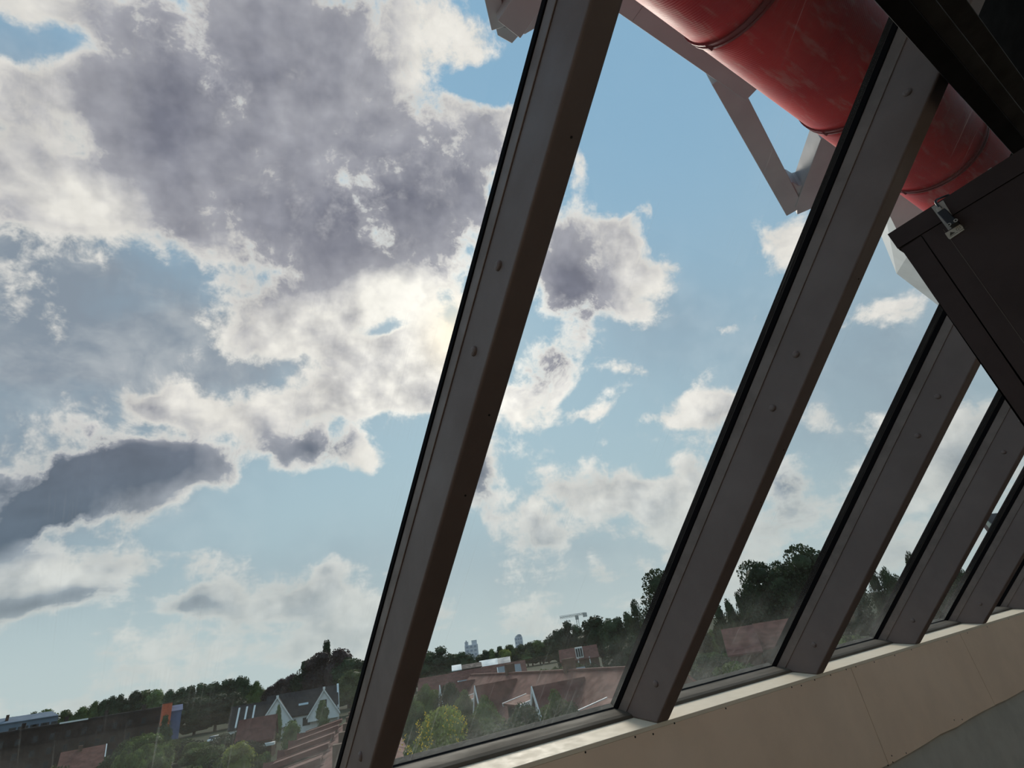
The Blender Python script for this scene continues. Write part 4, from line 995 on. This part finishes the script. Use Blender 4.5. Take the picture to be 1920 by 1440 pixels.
# ---- garden trees and bushes in the middle distance
def scatter(n, box_, d0, d1, hw0, hw1, kinds, label, group, seed):
    g = random.Random(seed)
    spots = sorted((g.uniform(box_[0], box_[2]), g.uniform(0, 1), g.uniform(hw0, hw1) * 1.8, g.choice(kinds)) for _ in range(n))
    for i, (px, t_, hw, kd) in enumerate(spots):
        yy = box_[1] + (box_[3] - box_[1]) * t_ - .16 * (px - box_[0])
        tree_at(px, yy, d1 + (d0 - d1) * t_, hw, kd, ORD[i] + ' ' + label.replace(' bush ', ' bush from the left ', 1), group, 'garden_bush', 'bush')
scatter(14, (0, 1412, 300, 1452), 75, 130, 14, 26, ['bush0', 'bush1', 'bush0'], 'green garden bush below the dark brown terrace', 'bushes below the dark terrace', 1)
scatter(14, (260, 1385, 500, 1445), 75, 150, 13, 24, ['bush0', 'bush1', 'bush0'], 'green bush in the gardens left of the red outbuildings', 'bushes left of the outbuildings', 2)
tree_at(450, 1391, 78, 24, 'light', 'bright yellow-green round tree in the lower left gardens')
tree_at(522, 1322, 130, 6, 'mid1', 'green tree in front of the white house wall')
tree_at(606, 1313, 135, 9, 'mid0', 'leafy tree before the right gable of the white house')
tree_at(548, 1352, 105, 15, 'mid2', 'broad green tree below the white house')
scatter(12, (790, 1300, 900, 1318), 85, 100, 18, 28, ['bush0', 'bush0', 'bush1'], 'hazy green bush behind the flowering tree in the second bay', 'hazy bushes in the second bay', 3)
scatter(14, (960, 1258, 1110, 1266), 100, 130, 12, 20, ['bush0', 'bush1'], 'green bush in the gardens behind the red terrace', 'bushes behind the red terrace', 4)
scatter(8, (1300, 1222, 1400, 1250), 60, 120, 14, 24, ['bush0', 'bush1'], 'grey-green bush at the foot of the third bay', 'bushes in the third bay', 5)
scatter(8, (1560, 1185, 1660, 1200), 50, 70, 16, 26, ['bush1', 'bush0'], 'misty bush at the foot of the fourth bay', 'bushes in the fourth bay', 6)
# the big foreground trees
for (px, py, d, hw, kd, lab) in [(905, 1316, 36, 78, 'near0', 'large green tree crown in the middle of the second bay'), (1034, 1291, 35, 46, 'near0', 'round green tree in front of the red terrace'), (985, 1322, 33, 62, 'near2', 'dark green tree crown left of the round tree'), (1072, 1318, 33, 42, 'near2', 'dark low tree crown above the window rail'), (1108, 1345, 30, 44, 'near2', 'dark shrub crown at the right end of the window rail'), (880, 1338, 32, 72, 'near0', 'green crown behind the yellow flowering tree'), (950, 1362, 28, 76, 'near2', 'dark crown at the bottom of the second bay')]:
    tree_at(px, py, d, hw, kd, lab)
for i, (px, py, d, hw, kd) in enumerate([(772, 1300, 62, 34, 'near0'), (800, 1281, 70, 34, 'near0'), (836, 1283, 66, 36, 'near2'), (868, 1292, 58, 34, 'near0'), (905, 1302, 50, 36, 'near0')]):
    tree_at(px, py, d, hw, kd, ORD[i] + ' hazy green tree from the left between the low red roof and the flowering tree', 'hazy garden trees in the second bay')
ft = tree_at(812, 1346, 30, 78, 'near1', 'tree with yellow blossom sprays at the bottom of the second bay')
ft2 = tree_at(770, 1395, 27, 62, 'near0', 'green crown in front of the flowering tree by the nearest rafter')
def blossom(root, sprays, label_):
    inv = (Matrix.Translation(root.location) @ root.rotation_euler.to_matrix().to_4x4() @ Matrix.Diagonal((*root.scale, 1))).inverted()
    for (px, py, d, hh) in sprays:
        mb = MB(); base_p = at_dist(px, py, d); g = random.Random(int(px * 7 + py))
        for i in range(20):
            t_ = i / 20; a = g.uniform(0, 6.28); rr = (.22 - .12 * t_) * g.uniform(.3, 1)
            p = base_p + Vector((math.cos(a) * rr, math.sin(a) * rr, (t_ - .4) * hh))
            e = Vector((g.uniform(-1, 1), g.uniform(-1, 1), g.uniform(-1, 1))).normalized() * .045
            f_ = e.orthogonal().normalized() * .032
            mb.add([p - e, p + f_, p + e, p - f_], [(0, 1, 2, 3)])
        mb.v = [tuple(inv @ Vector(v)) for v in mb.v]
        o = link('blossom_spray', bpy.data.meshes.new('blossom_spray'), None, root)
        o.data.from_pydata(mb.v, [], mb.f); o.data.materials.append(M['blossom'])
blossom(ft, [(788, 1372, 25.5, .8), (806, 1380, 25.5, .9), (836, 1346, 26.5, .8), (856, 1342, 26.5, .7), (872, 1362, 26, .7), (800, 1352, 26, .6), (846, 1368, 25.5, .6)], 'blossom')
blossom(ft2, [(757, 1392, 24, .7), (784, 1380, 24, .8), (808, 1392, 24, .9), (795, 1410, 23, .5), (860, 1398, 24, .4), (770, 1415, 23, .5)], 'blossom')

# ---- neighbouring wing whose eaves show in the sliver between the fifth and sixth rafters
wx = 24.0
wg = empty('wing_roof', tuple(on_x(1880, 985, wx))); tag(wg, 'dark roof overhang with pale eaves board seen through the last sliver of glass', 'roof')
def wl(px, py, x_=wx): return on_x(px, py, x_) - wg.location
MB().prism([wl(1846, 964), wl(1882, 961), wl(1935, 958), wl(1935, 1010), wl(1866, 992), wl(1851, 975)], (3.0, 0, 0)).build('slate_face', 'wing_dark', wg)
MB().prism([wl(1841, 968, wx - .15), wl(1849, 975, wx - .15), wl(1866, 990, wx - .15), wl(1880, 1005, wx - .15), wl(1872, 1012, wx - .15), wl(1858, 994, wx - .15), wl(1846, 980, wx - .15)], (.12, 0, 0)).build('eaves_board', 'wing_band', wg)
MB().prism([wl(1838, 974, wx - .05), wl(1846, 980, wx - .05), wl(1858, 994, wx - .05), wl(1874, 1013, wx - .05), wl(1868, 1020, wx - .05), wl(1854, 1001, wx - .05), wl(1844, 988, wx - .05)], (.3, 0, 0)).build('soffit', 'wing_brown', wg)
wc = on_x(1925, 1000, wx + 1.0)
wl_ = MB().box((wx + .5, wc.y - 3.2, G), (wx + 3.0, wc.y - .2, 3.2)).build('wing_wall', 'exterior'); tag(wl_, 'wall of the neighbouring wing under its roof overhang', 'wall', kind='structure')
